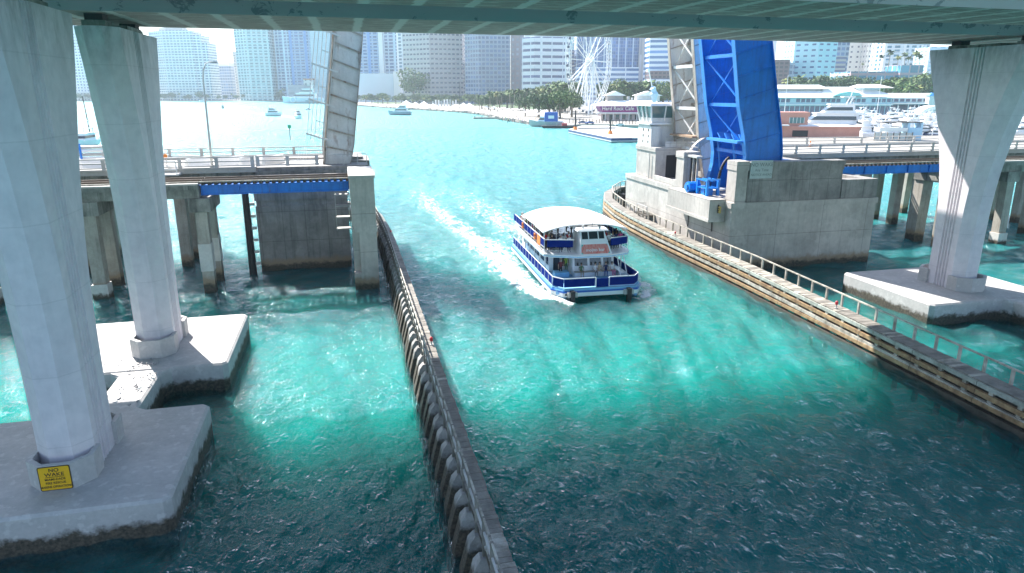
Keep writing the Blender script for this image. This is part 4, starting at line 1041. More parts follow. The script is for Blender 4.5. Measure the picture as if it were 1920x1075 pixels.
panel((-3.72,4.55),(-1.5,4.0),3.74,4.36); rail([(-3.9,4.6),(-1.4,3.95)], 4.40, .04); rail([(-3.9,4.6),(-1.4,3.95)], 3.40, .025)
panel((2.05,4.15),(3.75,4.75),3.72,4.36); rail([(1.9,4.1),(3.9,4.8)], 4.40, .04)
for y_ in (8.2,13.6):
    ring_ = [(-4.0, y_+.26*math.cos(a_), 4.0+.26*math.sin(a_)) for a_ in [2*math.pi*k/14 for k in range(15)]]
    L(MB().tube(ring_, .07, 6), 'life_ring', M['orange'])
for x_,y_ in ((-.7,5.9),(1.2,5.9)): L(MB().tube([(x_,y_,5.32),(x_,y_,5.5),(x_,y_,5.66)], [.2,.22,.05], 10), 'radar_dome', M['white'])
L(MB().tube([(.9,4.3,5.3),(.9,4.1,5.44),(.9,4.0,5.44)], [.05,.05,.12], 8), 'horn', M['rail'])
L(MB().tube([(-.5,4.5,5.3),(-.5,4.5,5.6)], [.1,.12], 8), 'search_light', M['rail'])
o = bpy.data.objects
# wheelhouse with banner
wh = MB(); 
def wy(z): return 3.42 + (z-3.12)*.46
wh.add([(-1.0,wy(3.12),3.12),(1.95,wy(3.12),3.12),(1.95,6.4,3.12),(-1.0,6.4,3.12),(-.75,wy(5.15),5.15),(1.42,wy(5.15),5.15),(1.42,6.4,5.15),(-.75,6.4,5.15)],
       [(0,3,2,1),(4,5,6,7),(0,1,5,4),(1,2,6,5),(2,3,7,6),(3,0,4,7)]); L(wh, 'wheelhouse', M['boat_white'])
def slant(x0,x1,z0,z1,name,m,o=.015,x2=None,x3=None):
    x2 = x0 if x2 is None else x2; x3 = x1 if x3 is None else x3
    p = [(x0,wy(z0)-o,z0),(x1,wy(z0)-o,z0),(x3,wy(z1)-o,z1),(x2,wy(z1)-o,z1)]
    return L(MB().add(p+[(x,y+.012,z) for x,y,z in p],[(0,1,2,3),(7,6,5,4),(0,4,5,1),(1,5,6,2),(2,6,7,3),(3,7,4,0)]), name, m)
for a,b_ in ((-.68,-.12),(-.02,.78),(.88,1.38)): slant(a,b_,4.42,5.02,'wheelhouse_window',M['dark_glass'])
def banner_mat():
    b = NB('printed_banner'); v = b.obj()
    c = b.mix(b.ramp(b.noise(b.mapv(v,(7,1,1)),1.6,4,.7),.4,.6),(.62,.13,.11),(.66,.34,.29))
    s_ = b.sep(v); e = b.math('ADD', b.math('ABSOLUTE', b.math('SUBTRACT', s_[0], .42)), b.math('MULTIPLY', b.math('ABSOLUTE', b.math('SUBTRACT', s_[2], 3.55)), 1.1))
    c = b.mix(b.math('GREATER_THAN', b.math('ADD', e, b.ramp(b.noise(v,5,3),.3,.7,-.15,.15)), 1.52), c, (.06,.42,.38))
    return b.fin(c, .6)
slant(-.86,1.78,3.20,3.98,'banner',banner_mat(),.02,-.78,1.60)
ang = math.atan2(.46,1)
tm = Matrix.Translation((.42, wy(3.52)-.045, 3.52)) @ Matrix.Rotation(-ang,4,'X') @ FACE_Y
text('mojito bar', .40, M['white'], t, tm, 'lettering', .003, 1.0)
L(MB().taper((-1.15,1.75,3.95,6.7,5.15),(-1.0,1.6,4.15,6.6,5.32)), 'wheelhouse_roof', M['boat_white'])
L(MB().tube([(.4,4.6,5.32),(.4,4.6,6.1)], .02, 5), 'antenna', M['black']); L(MB().box(.1,1.0,4.8,5.3,5.32,5.42), 'radar_unit', M['rail'])
# canopy: arched cloth with real thickness
g = MB(); nx, ny = 14, 12; top = []; W_ = 4.0
def cz(u, v_): return 5.06 + .62*(1-abs(2*u-1)**2.4) - .14*abs(2*v_-1)**2 + .03*math.sin(v_*19)
def cxy(u, v_): return ((2*u-1)*W_, 5.1 + 9.0*v_ + .9*(v_*2-1)*(1-(2*u-1)**2)*(1 if v_>.5 else -.0))
vs = []; fs = []
for z_ in (0,-.05):
    for i in range(nx+1):
        for j in range(ny+1):
            x_,y_ = cxy(i/nx,j/ny); vs.append((x_,y_,cz(i/nx,j/ny)+z_))
n1 = (nx+1)*(ny+1)
for i in range(nx):
    for j in range(ny):
        a = i*(ny+1)+j; q = (a,a+ny+1,a+ny+2,a+1); fs.append(q); fs.append(tuple(k+n1 for k in reversed(q)))
bd = [i*(ny+1) for i in range(nx+1)] + [nx*(ny+1)+j for j in range(1,ny+1)] + [i*(ny+1)+ny for i in range(nx-1,-1,-1)] + [j for j in range(ny-1,0,-1)]
for a,b_ in zip(bd, bd[1:]+bd[:1]): fs.append((a,b_,b_+n1,a+n1))
g.add(vs, fs); L(g, 'canopy', M['canopy'], smooth=True)
for s in (-1,1):
    for k in range(6): L(MB().tube([(s*3.82,5.3+k*1.7,3.12),(s*3.82,5.3+k*1.7,5.08)], .04, 6), 'canopy_post', M['boat_white'])
for k in range(3): L(MB().tube([(-2.7+k*.8,5.3,3.12),(-2.7+k*.8,5.3,5.4)], .03, 6), 'canopy_post', M['boat_white'])
for r_ in range(5):
    for c_ in (-1,1): L(MB().box(c_*2.6-1.0*(c_>0)-.0,c_*2.6+1.0*(c_<0)+.0,7.0+r_*1.7,7.35+r_*1.7,3.12,3.5), 'upper_bench', M['navy'])
# ---- people aboard
cols = ['white','red','navy','black','sky','grey','beige','pink','blue','maroon','green','white','white','red']
def bw(x, y, z): return tuple(BM @ Vector((x,y,z)))
def aboard(pose, x, y, z, rz, shirt, pants, hair, skin, label):
    person(pose, bw(x,y,z), BR + R(rz), shirt, pants, hair, skin, label, .90, 'passengers on the tour boat')
aboard('stand',-2.35,4.9+.9-.95,.925,0,'maroon','black',2,0,'person in maroon top standing at the front left corner of the lower deck')
aboard('stand',-1.5,6.1,.925,10,'lime','green',1,1,'person in a lime dress standing by the lower cabin door of the tour boat')
for i,(x_,sh,pa,ha,sk1,lb) in enumerate(((-.55,'green','beige',0,1,'person in green top sitting on the bow bench, leftmost of five'),(.75,'white','grey',0,0,'person in white top second from the left on the bow bench'),
        (1.15,'beige','white',1,0,'person in beige sitting third from the left on the bow bench'),(1.75,'navy','blue',1,0,'person in navy sitting fourth from the left on the bow bench'),(2.35,'white','pink',0,0,'person in white with long dark hair at the right end of the bow bench'))):
    aboard('sit',x_,4.42,.94,rnd.uniform(-12,12),sh,pa,ha,sk1,lb)
nm = {'white':'white','red':'red','navy':'navy','black':'black','sky':'pale blue','grey':'grey','beige':'beige','pink':'pink','blue':'blue','maroon':'maroon','green':'green'}
for i in range(14):
    c = cols[i % len(cols)]
    aboard('rail',-3.45+rnd.uniform(0,.12),5.5+i*.88,3.125,-90+rnd.uniform(-20,20),c,rnd.choice(['navy','black','beige']),rnd.randrange(4),rnd.randrange(3),'person in %s leaning on the left upper rail, %s back from the bow' % (nm[c], ordn(i)))
for i,(x_,y_,c,ps,ha) in enumerate(((-3.1,5.25,'black','stand',0),(-2.4,4.9,'white','rail',3),(-1.9,5.6,'white','rail',1),(-1.65,4.75,'white','rail',3),(-1.3,6.2,'red','stand',1))):
    aboard(ps,x_,y_,3.125,rnd.uniform(-15,15),c,'navy' if c!='navy' else 'beige',ha,i%3,'person in %s at the front left of the upper deck, %s from the left' % (nm[c], ordn(i)))
for i,(x_,y_,c,ps,ha) in enumerate(((2.15,5.1,'white','rail',2),(2.6,5.3,'grey','rail',1),(3.05,5.6,'navy','stand',0),(3.45,5.6,'pink','rail',0),(2.3,6.4,'red','stand',1),(3.5,6.9,'black','stand',0),(2.9,7.4,'sky','stand',1),(1.9,7.2,'maroon','stand',0))):
    aboard(ps,x_,y_,3.125,rnd.uniform(-20,30),c,'black' if c!='black' else 'beige',ha,i%3,'person in %s right of the wheelhouse on the upper deck, %s of the group' % (nm[c], ordn(i)))
for r_ in range(4):
    for k,x_ in enumerate((-2.9,-2.2,2.2,2.9)):
        c = cols[(r_*3+k*2) % len(cols)]
        aboard('sit',x_,7.1+r_*1.7,3.14,rnd.uniform(-15,15),c,'navy' if c!='navy' else 'grey',rnd.randrange(4),rnd.randrange(3),'person in %s seated under the canopy, %s row, %s place' % (nm[c], ordn(r_), ordn(k)))
for i in range(5):
    c = cols[(i*3+1) % len(cols)]
    aboard('stand',-3.2+i*1.5,15.8+rnd.uniform(0,1.4),3.125,rnd.uniform(0,360),c,'black' if c!='black' else 'white',rnd.randrange(4),rnd.randrange(3),'person in %s on the open stern of the upper deck, %s from the left' % (nm[c], ordn(i)))
for i in range(22):
    c = cols[(i*5+2) % len(cols)]
    aboard('stand',rnd.uniform(-1.7,1.7) if i%2 else rnd.choice((-2.2,2.2))+rnd.uniform(-.3,.3),8.0+i*.38,3.125,rnd.uniform(0,360),c,'black' if c!='black' else 'white',rnd.randrange(4),rnd.randrange(3),'person in %s standing in the aisle under the canopy, %s from the front' % (nm[c], ordn(i)))
# ================================================================== birds
def bird_mesh():
    g = MB(); rings = []
    for y, r, z in ((-.16,.02,.17),(-.12,.05,.165),(-.04,.075,.15),(.05,.065,.15),(.13,.035,.16),(.22,.012,.17)):
        rings.append([(r*math.cos(a)*.8, y, z + r*math.sin(a)) for a in [2*math.pi*k/8 for k in range(8)]])
    g.loft(rings)
    rings = []
    for z, r in ((.17,.03),(.22,.035),(.255,.03),(.275,.01)):
        rings.append([(r*math.cos(a)*.8, -.13 + r*math.sin(a), z) for a in [2*math.pi*k/8 for k in range(8)]])
    g.loft(rings)
    g.tube([(0,-.15,.235),(0,-.23,.22)], [.012,.003], 5)
    for s in (-1,1): g.tube([(s*.03,0,0),(s*.03,0,.11)], .008, 4)
    return g
bm1 = None
BMAT = [plain('gull_white',(.72,.72,.70),.8), plain('pigeon_grey',(.30,.30,.31),.8)]
BL = []
for i in range(46):
    if i < 34: x_, y_ = LX+.1+rnd.uniform(-1.0,1.0), rnd.uniform(35.4,41.4)
    else: x_, y_ = LX+rnd.uniform(-2.6,1.8), rnd.uniform(40.9,42.2)
    if bm1 is None:
        bm1 = bird_mesh().build('bird', BMAT[0], smooth=True); b_ = bm1
    else: b_ = bm1.copy(); sc.collection.objects.link(b_)
    b_.location = (x_, y_, 1.605); b_.rotation_euler = (0,0,rnd.uniform(0,6.28)); b_.scale = (rnd.uniform(.5,.72),)*3
    dk = rnd.random() < .6
    b_.material_slots[0].link = 'OBJECT'; b_.material_slots[0].material = BMAT[1 if dk else 0]; BL.append((y_, b_, dk))
for dk in (True, False):
    for i, (y_, b_, _) in enumerate(sorted([q for q in BL if q[2] == dk], key=lambda q: q[0])):
        tag(b_, 'small %s seabird on the sunlit footing strut, %s counting away from the near pier' % ('grey' if dk else 'white', ordn(i)), 'bird', 'birds resting on the strut')
# ================================================================== city
CY_R = -YAW     # city pieces are squared to the line of sight
FA = {}
def fac(key, *a, **k):
    if key not in FA: FA[key] = facade('facade_'+key, *a, **k)
    return FA[key]
roofm = plain('roof_grey', (.45,.45,.44), .8)
def block(mb, pts, z0, z1, uvs):
    """closed footprint extruded with metre UVs; roof is material 1"""
    n = len(pts); base = len(mb.v)
    for z in (z0,z1):
        for p in pts: mb.v.append((p[0],p[1],z))
    u = 0
    for i in range(n):
        j = (i+1) % n; L_ = math.hypot(pts[j][0]-pts[i][0], pts[j][1]-pts[i][1])
        mb.f.append((base+i,base+j,base+n+j,base+n+i)); mb.m.append(0); uvs.append([(u,z0),(u+L_,z0),(u+L_,z1),(u,z1)]); u += L_
    mb.f.append(tuple(base+n+i for i in range(n))); mb.m.append(1); uvs.append([(0,0)]*n)
def finish(mb, uvs, name, mats, parent):
    me = bpy.data.meshes.new(name); o = org(parent)
    me.from_pydata([(x-o[0],y-o[1],z-o[2]) for x,y,z in mb.v], [], mb.f)
    for m in mats: me.materials.append(m)
    me.polygons.foreach_set('material_index', mb.m)
    uv = me.uv_layers.new(name='UVMap'); k = 0
    for f in uvs:
        for c in f: uv.data[k].uv = c; k += 1
    ob = bpy.data.objects.new(name, me); sc.collection.objects.link(ob); ob.parent = parent; CREATED.append((ob, parent, name)); return ob
def tower(name, label, front, ytop, mat, depth=30, z0=1.2, crown=None, extra=None, slabs=None, slabm=None, cat='building', over=True, group=None):
    """front: [(px, D), ...] visible corners left to right; ytop: roof line in the view, or a height in metres if negative"""
    P_ = [CF(px, D, 20) for px, D in front]
    Dm = sum(D for _, D in front)/len(front)
    z1 = -ytop if ytop < 0 else zof(ytop, min(D for _, D in front))
    bk = Vector(tow(0,1)).to_3d() * depth
    l = P_[-1] + bk; r = P_[0] + bk
    pts = [(p.x,p.y) for p in P_] + [(l.x,l.y),(r.x,r.y)]
    c = sum(P_, Vector())/len(P_); t = thing(name, label, cat, (c.x,c.y,z0), 0, group)
    mb = MB(); uvs = []; block(mb, pts, z0, z1, uvs); finish(mb, uvs, 'wall', [mat, roofm], t)
    if crown:
        ctr = Vector((sum(p[0] for p in pts)/len(pts), sum(p[1] for p in pts)/len(pts), 0))
        q = [(ctr.x+(x-ctr.x)*crown[0], ctr.y+(y-ctr.y)*crown[0]) for x,y in pts]
        MB().prism(q, 'z', z1+.02, z1+crown[1]).build('penthouse', roofm if len(crown) < 3 else crown[2], t)
    if slabs:   # projecting balcony slabs on the front, each floor
        step, n0, out_ = slabs; z = z0 + step*2
        g = MB(); f_ = [Vector((p.x,p.y,0)) - Vector(tow(0,1)).to_3d()*out_ for p in P_]
        while z < z1-2:
            g.prism([(p.x,p.y) for p in f_] + [(p.x,p.y) for p in reversed(P_)], 'z', z, z+.45); z += step
        tag(g.build('balcony', slabm or M['white_roof'], t), kind='stuff')
    pa = MB().prism([(ctr_[0],ctr_[1]) for ctr_ in pts], 'z', z1+.005, z1+.9) if False else None
    if extra:
        for (fr, yt, m2, nm) in extra:
            Q = [CF(px, D, 20) for px, D in fr]; l = Q[-1]+bk; r = Q[0]+bk
            zz = -yt if yt < 0 else zof(yt, min(D for _, D in fr))
            mb = MB(); uvs = []; block(mb, [(p.x,p.y) for p in Q]+[(l.x,l.y),(r.x,r.y)], z0, zz, uvs); finish(mb, uvs, nm, [m2, roofm], t)
    return t
WB = (.55,.58,.62)
f_condo = fac('condo', (.66,.69,.73), (.05,.09,.18), 6.6, 5.2, .55, .50)
f_condo2 = fac('condo_grid', (.74,.75,.76), (.06,.10,.19), 6.4, 4.6, .70, .52)
f_teal = fac('teal_tower', (.52,.66,.68), (.02,.13,.17), 9, 5.2, .62, .60)
f_tan = fac('tan', (.55,.50,.46), (.06,.07,.10), 6, 5, .45, .5)
f_blue = fac('blue_stripe', (.50,.58,.68), (.015,.06,.17), 9, 5.2, .74, .62, mull=(3,18,(.60,.70,.80)))
f_blue2 = fac('blue_condo', (.36,.46,.60), (.012,.06,.18), 9, 5.2, .70, .55, mull=(5,27,(.12,.30,.62)))
f_fine = fac('pale_fine_grid', (.44,.56,.62), (.34,.46,.53), 2.6, 3.0, .6, .5, vary=.1)
f_ic = fac('stone_slot', (.50,.46,.46), (.02,.03,.08), 6.0, 6.3, .64, .34, vary=.2)
f_glass = fac('glass_grid', (.32,.38,.46), (.03,.08,.18), 5.2, 5.4, .74, .62, vary=.6)
f_brown = fac('tan_square', (.50,.42,.40), (.40,.40,.42), 6.2, 6.2, .5, .5)
f_band = fac('white_band', (.72,.75,.80), (.025,.05,.15), 30, 7.6, .94, .40, mull=(1.2,14,(.66,.70,.76)))
f_fins = fac('blue_fins', (.20,.28,.44), (.06,.12,.28), 3, 4, .8, .8, mull=(1.5,9,(.55,.62,.72)))
f_wband = fac('blue_white_band', (.70,.76,.84), (.05,.14,.32), 60, 5.6, .98, .5)
f_dark = fac('dark_brown', (.16,.11,.11), (.035,.035,.05), 4.5, 3.8, .7, .55, vary=.25)
f_mint = fac('mint_tower', (.42,.66,.72), (.02,.07,.18), 8, 5.4, .50, .30)
f_cream = fac('cream_tower', (.72,.68,.62), (.05,.05,.07), 8, 6.5, .30, .36)
f_balc = fac('white_teal_condo', (.66,.72,.76), (.03,.12,.18), 9.5, 5.2, .62, .6, mull=(3,21,(.80,.80,.80)))
f_pink = fac('pink_hotel', (.52,.36,.37), (.06,.19,.27), 7.0, 7.6, .84, .74)
f_bbrn = fac('brown_band', (.56,.47,.44), (.06,.08,.18), 50, 4.4, .98, .5)
f_podium = fac('podium', (.38,.37,.40), (.20,.20,.24), 14, 7, .7, .3)
f_stripe = fac('grey_stripe', (.66,.64,.62), (.20,.19,.22), 4.2, 30, .5, 1.0)
wharf = fac('wharf_grey', (.40,.40,.43), (.25,.26,.30), 18, 9, .8, .35)
# far shore, left
tower('apartment_tower','white apartment tower with small windows seen in the gap between the two left piers',[(128,1335),(176,1325),(212,1335)],-185,f_condo,40)
tower('apartment_tower','low cream annex at the foot of the tower between the left piers',[(130,1300),(215,1300)],174,f_tan,20)
tower('condo_tower','white gridded waterfront tower stepping down to the right beside the second pier',[(292,1330),(316,1305),(372,1300)],57,f_condo2,40,slabs=(3.4,0,1.2),
      extra=[([(372.3,1301),(387,1303)],66,f_condo2,'stepped_wing'),([(387.3,1304),(398,1306)],80,f_condo2,'stepped_wing')],crown=(.55,6))
tower('office_block','low glassy office block right of the stepped white tower',[(398,1420),(437,1410)],124,f_glass,40,crown=(.8,8,M['white_roof']))
tower('office_block','pale low block in the gap under the bright sky',[(425,1500),(447,1500)],146,f_fine,30)
tower('apartment_tower','slim pink white tower at the left edge of the teal tower',[(443,1380),(458,1375)],97,f_tan,30,slabs=(3.3,0,1.5))
tower('condo_tower','tall pale teal condominium tower with a dark curved notch, left of the yacht',[(449,1310),(470,1290),(512,1292)],-215,f_teal,40,slabs=(3.4,0,.9))
tower('apartment_tower','narrow tan tower behind the teal and blue towers',[(508,1420),(531,1415)],-175,f_tan,30)
tower('condo_tower','white tower with two dark window stripes above the yacht bow',[(522,1310),(549,1300)],-210,f_blue,30)
tower('condo_tower','deep blue glass tower with balconies above the yacht',[(549.5,1295),(593,1292)],-215,f_blue2,34,slabs=(3.5,0,.8),slabm=FA['blue_condo'])
tower('hotel_tower','broad pale grey green slab tower with a fine grid behind the left raised leaf',[(588,1240),(641,1232)],-200,f_fine,40)
tower('terminal_building','long grey waterfront podium behind the big yacht',[(540,1250),(622,1235)],159,wharf,30,extra=[([(618,1225),(662,1215)],152,f_podium,'podium_block')])
tower('restaurant','small cream building with an orange roof on the podium above the yacht',[(570,1230),(588,1230)],150,f_cream,14,z0=zof(159,1235),crown=(1.05,2,plain('terracotta',(.6,.25,.12),.8)))
tower('condo_tower','blue condominium tower right of the left raised leaf',[(664,1180),(713,1172)],-205,f_blue2,34,slabs=(3.5,0,.8),slabm=FA['blue_condo'])
tower('condo_tower','second blue tower with a bright white edge pier, over the low white block',[(722,1165),(752,1160)],-205,f_blue,34,extra=[([(713.5,1160),(721.5,1160)],-208,M['white_roof'],'edge_pier')])
tower('parking_block','low blank white block under the blue towers',[(664,1090),(738,1085)],138,plain('blank_wall',(.56,.62,.70),.8),30,extra=[([(738.5,1080),(750,1080)],134,plain('blank_wall_light',(.70,.72,.74),.8),'stair_core')])
tower('apartment_tower','narrow pale tower left of the beige hotel',[(747,1130),(762,1128)],-190,f_balc,24)
tower('hotel_tower','large beige hotel tower with rows of dark slot windows and a corner edge',[(758,1010),(807,985),(868,1000)],-170,f_ic,40)
tower('apartment_tower','thin white balcony tower squeezed right of the beige hotel',[(862,1060),(881,1058)],-190,f_condo,20,extra=[([(864,1020),(881,1020)],118,f_condo2,'lower_wing')])
tower('office_tower','wide blue grey glass office tower in the middle of the skyline',[(873,960),(899,940),(957,945)],-170,f_glass,40)
tower('office_tower','tan tower with bright square windows right of the glass tower',[(957.5,975),(974,975)],-175,f_brown,30,extra=[([(974.3,976),(982,978)],-150,plain('grey_wall',(.40,.38,.40),.8),'side_wing')])
tower('office_tower','white tower with long dark window bands left of the ferris wheel',[(979,880),(1001,865),(1067,875)],69,f_band,36,crown=(.9,3,M['white_roof']))
tower('office_tower','green glass tower glimpsed between the banded tower and the wheel',[(1062,990),(1082,990)],-160,fac('green_glass',(.28,.48,.48),(.12,.33,.36),4,4,.8,.7),24)
tower('office_tower','grey blue banded block behind the left side of the wheel',[(1060,930),(1078,930)],94,f_bbrn,24)
tower('office_tower','dark blue tower with tall pale fins behind the right side of the wheel',[(1079,900),(1140,880),(1196,884)],-150,f_fins,36,extra=[([(1079,868),(1140,862),(1196,864)],126,f_wband,'podium')])
tower('office_tower','tan column faced tower between the finned tower and the banded tower',[(1195,880),(1214,880)],-160,fac('tan_column',(.50,.45,.44),(.35,.33,.36),4.5,60,.4,1.0),26)
tower('office_tower','blue and white banded tower just left of the control tower',[(1214,800),(1262,795)],-120,f_wband,30,extra=[([(1217,790),(1262,786)],133,f_dark,'dark_storey_block'),([(1217,780),(1262,778)],148,f_wband,'podium')])
# right of the blue leaf
tower('office_tower','pale blue blank tower peeking over the blue leaf edge',[(1436,1050),(1464,1050)],-150,plain('pale_blue_wall',(.55,.66,.74),.7),24)
tower('office_tower','white tower with fine dark stripes right of the blue leaf',[(1461,980),(1490,975)],-150,f_stripe,26)
tower('office_tower','dark brown office block right of the blue leaf',[(1430,720),(1476,712)],112,f_dark,30,extra=[([(1476.3,716),(1486,720)],118,f_glass,'side_wing')])
tower('hotel_tower','large mint coloured hotel tower with rows of small windows',[(1482,740),(1526,722),(1561,728)],-110,f_mint,30)
tower('office_tower','blue glass upper tower between the mint and cream towers',[(1559,800),(1583,800)],-135,f_glass,24,extra=[([(1556,760),(1580,760)],106,f_bbrn,'brown_banded_wing')])
tower('apartment_tower','cream tower with scattered small windows, left of the two',[(1582,980),(1616,975)],-150,f_cream,30)
tower('apartment_tower','cream tower with scattered small windows, right of the two',[(1617,960),(1652,965)],-150,f_cream,30)
tower('condo_tower','white and teal balcony tower above the roof garden palms',[(1648,900),(1695,890),(1731,892)],-150,f_balc,34,slabs=(3.5,0,.9))
tower('condo_tower','pale blue tower left of the right pier head',[(1731.5,820),(1768,816)],88,fac('light_blue',(.58,.70,.80),(.16,.34,.52),9,4.2,.6,.5),30,slabs=(4.2,0,.8))
tower('condo_tower','white blue tower mostly hidden behind the right pier',[(1880,760),(1960,755)],120,f_balc,30)
hot = tower('hotel_building','long pink hotel with two rows of big blue windows and a roof garden',[(1577,600),(1592,585),(1725,580)],134,f_pink,24,extra=[([(1684,578),(1726,577)],122,f_pink,'raised_end_block')])
# ---- land: park, promenade, market quays
def gpt(px, y, z=0): return CF(px, Dof(y, z), z)
shore = [(-900,1300),(140,1290),(400,1290),(540,1262),(612,1255),(640,1235),(664,Dof(198.5)),(740,Dof(204)),(800,Dof(207.5)),(860,Dof(211)),(905,Dof(216)),(935,Dof(224)),(1000,Dof(235)),(1060,Dof(240)),(1085,Dof(238)),(1140,Dof(238)),(1200,Dof(240)),(1262,Dof(237)),(1300,Dof(222)),(1440,Dof(207)),(1600,Dof(206)),(1960,Dof(204)),(2600,Dof(204))]
pts = [CF(px, D) for px, D in shore]
far = [CF(2600,2600), CF(-900,2600)]
poly = [(p.x,p.y) for p in pts] + [(p.x,p.y) for p in far]
pav = surf('pavement', (.36,.33,.29), (.25,.23,.20), scale=.05, amt=.6, bump=.05)
tag(MB().prism(poly,'z',-2,1.2).build('ground', pav), 'flat city ground and pale waterfront promenade', kind='structure')
grass = surf('grass', (.07,.13,.035), (.035,.07,.02), scale=.08, amt=.8, bump=.2)
lw = [(700,Dof(190,1.2)),(860,Dof(196,1.2)),(1000,Dof(206,1.2)),(1060,Dof(205,1.2)),(1060,900),(700,960)]
p_ = [CF(px,D,1.2) for px,D in lw]
tag(MB().prism([(p.x,p.y) for p in p_],'z',1.204,1.25).build('lawn', grass), 'park lawn under the palms', kind='structure')
# quay pad for the salmon building and roads at its foot
q_ = [CF(px,D) for px,D in ((1448,262),(1448,352),(1620,335),(1760,300),(1990,290),(1990,215),(1448,196))]
tag(MB().prism([(p.x,p.y) for p in q_],'z',-2,1.35).build('quay', pav), 'pale quay behind the right road bridge', kind='structure')
# boulder edge
g = MB(); rs = random.Random(11)
for (a,b_) in zip(pts[5:12], pts[6:13]):
    Lg = (b_-a).length; n = int(Lg/1.5)
    for k in range(n):
        for r_ in range(2):
            c = a + (b_-a)*((k+rs.random())/n) + Vector((rs.uniform(-.8,.8), rs.uniform(-1.5,.4), rs.uniform(-.1,.9))); s_ = rs.uniform(.5,1.2)
            m_ = Matrix.Rotation(rs.uniform(0,3),3,Vector((rs.random(),rs.random(),rs.random())).normalized())
            vs = [c + m_ @ Vector((x*s_*rs.uniform(.6,1),y*s_*rs.uniform(.6,1),z*s_*.7)) for x,y,z in ((-1,-1,-1),(1,-1,-1),(1,1,-1),(-1,1,-1),(-.7,-.7,1),(.7,-.7,1),(.7,.7,1),(-.7,.7,1))]
            g.add(vs, [(0,3,2,1),(4,5,6,7),(0,1,5,4),(1,2,6,5),(2,3,7,6),(3,0,4,7)])
tag(g.build('riprap', surf('boulder',(.38,.34,.29),(.18,.16,.14),scale=.6,amt=.7)), 'boulder edge along the park promenade', kind='stuff')
# ================================================================== trees
def leafmat(name, a, b_): 
    n = NB(name); v = n.pos(); c = n.mix(n.ramp(n.noise(v,.35,4,.7),.35,.65), a, b_); c = n.mix(n.ramp(n.noise(v,2.2,3),.4,.7,0,.5), c, tuple(x*.55 for x in b_)); return n.fin(c, .7, None, 0, .25)
LEAF = [leafmat('leaf_green',(.13,.20,.055),(.07,.125,.035)), leafmat('leaf_dark',(.08,.14,.05),(.04,.08,.03)), leafmat('leaf_yellow',(.28,.28,.08),(.13,.17,.05))]
bark = plain('bark', (.20,.155,.12), .9); palmbark = plain('palm_trunk', (.30,.26,.21), .9)
def palm_parts(seed, H=9):
    r = random.Random(seed); tr = MB(); lean = r.uniform(-.6,.6)
    tr.tube([(0,0,0),(lean*.2,0,H*.35),(lean*.6,0,H*.7),(lean,0,H)], [.26,.19,.17,.20], 7)
    cr = MB()
    for k in range(22):
        a = 2*math.pi*k/22 + r.uniform(-.12,.12); el = r.uniform(-.35,1.15); Lf = r.uniform(2.3,3.2); p = Vector((lean,0,H)); d = Vector((math.cos(a)*math.cos(el), math.sin(a)*math.cos(el), math.sin(el)))
        side = Vector((-math.sin(a), math.cos(a), 0)); prev = None
        for s_ in range(6):
            w_ = (.14,.55,.66,.58,.4,.06)[s_]; cur = [p - side*w_ - Vector((0,0,w_*.55)), p.copy(), p + side*w_ - Vector((0,0,w_*.55))]
            if prev:
                if s_ < 5 or True:
                    cr.add([prev[0],prev[1],cur[1],cur[0]],[(0,1,2,3)]); cr.add([prev[1],prev[2],cur[2],cur[1]],[(0,1,2,3)])
            prev = cur; p = p + d*(Lf/5); d = (d + Vector((0,0,-.30))).normalized()
    return tr, cr
def broad_parts(seed, H=8, W=9):
    r = random.Random(seed); tr = MB(); tr.tube([(0,0,0),(.1,0,H*.25),(0,.1,H*.45)], [.5,.38,.3], 8)
    lobes = []
    for k in range(7):
        a = k*.9+r.uniform(-.3,.3); q = Vector((math.cos(a)*W*.28*r.uniform(.5,1.2), math.sin(a)*W*.28*r.uniform(.5,1.2), H*r.uniform(.5,.85))); lobes.append((q, W*r.uniform(.17,.27)))
        tr.tube([(0,.1,H*.42),tuple(q*.6+Vector((0,0,H*.2))),tuple(q)], [.24,.15,.06], 5)
    cr = MB()
    for q, rad in lobes:
        for i in range(190):
            u = Vector((r.gauss(0,1),r.gauss(0,1),r.gauss(0,1))).normalized(); p = q + Vector((u.x*rad*1.15,u.y*rad*1.15,u.z*rad*.8))*r.uniform(.72,1.06)
            s_ = r.uniform(.22,.5); e1 = u.cross(Vector((r.random()-.5,r.random()-.5,r.random()-.5))).normalized()*s_; e2 = (u*.6+Vector((r.gauss(0,.5),r.gauss(0,.5),r.gauss(0,.5)))).cross(e1).normalized()*s_
            cr.add([p-e1,p-e2*.6,p+e1,p+e2],[(0,1,2,3)])
    return tr, cr
def make_tree(kind, seed, H, W=9, li=0):
    tr, cr = palm_parts(seed,H) if kind == 'palm_tree' else broad_parts(seed,H,W)
    t = thing(kind, 'x', 'palm' if kind == 'palm_tree' else 'tree', (0,0,-60))
    tr.build('trunk', palmbark if kind == 'palm_tree' else bark, t, local=True); cr.build('crown', LEAF[li], t, local=True)
    return t
PROT = {'palm_tree':[make_tree('palm_tree',s,9+s%3,li=(0,2,1)[s%3]) for s in range(4)], 'shade_tree':[make_tree('shade_tree',10+s,8+s,9+s,li=(1,0,0,1)[s%4]) for s in range(4)]}
for v_ in PROT.values():
    for p in v_: KIDS[p.name] = list(p.children)
used_p = set(); TREES = []
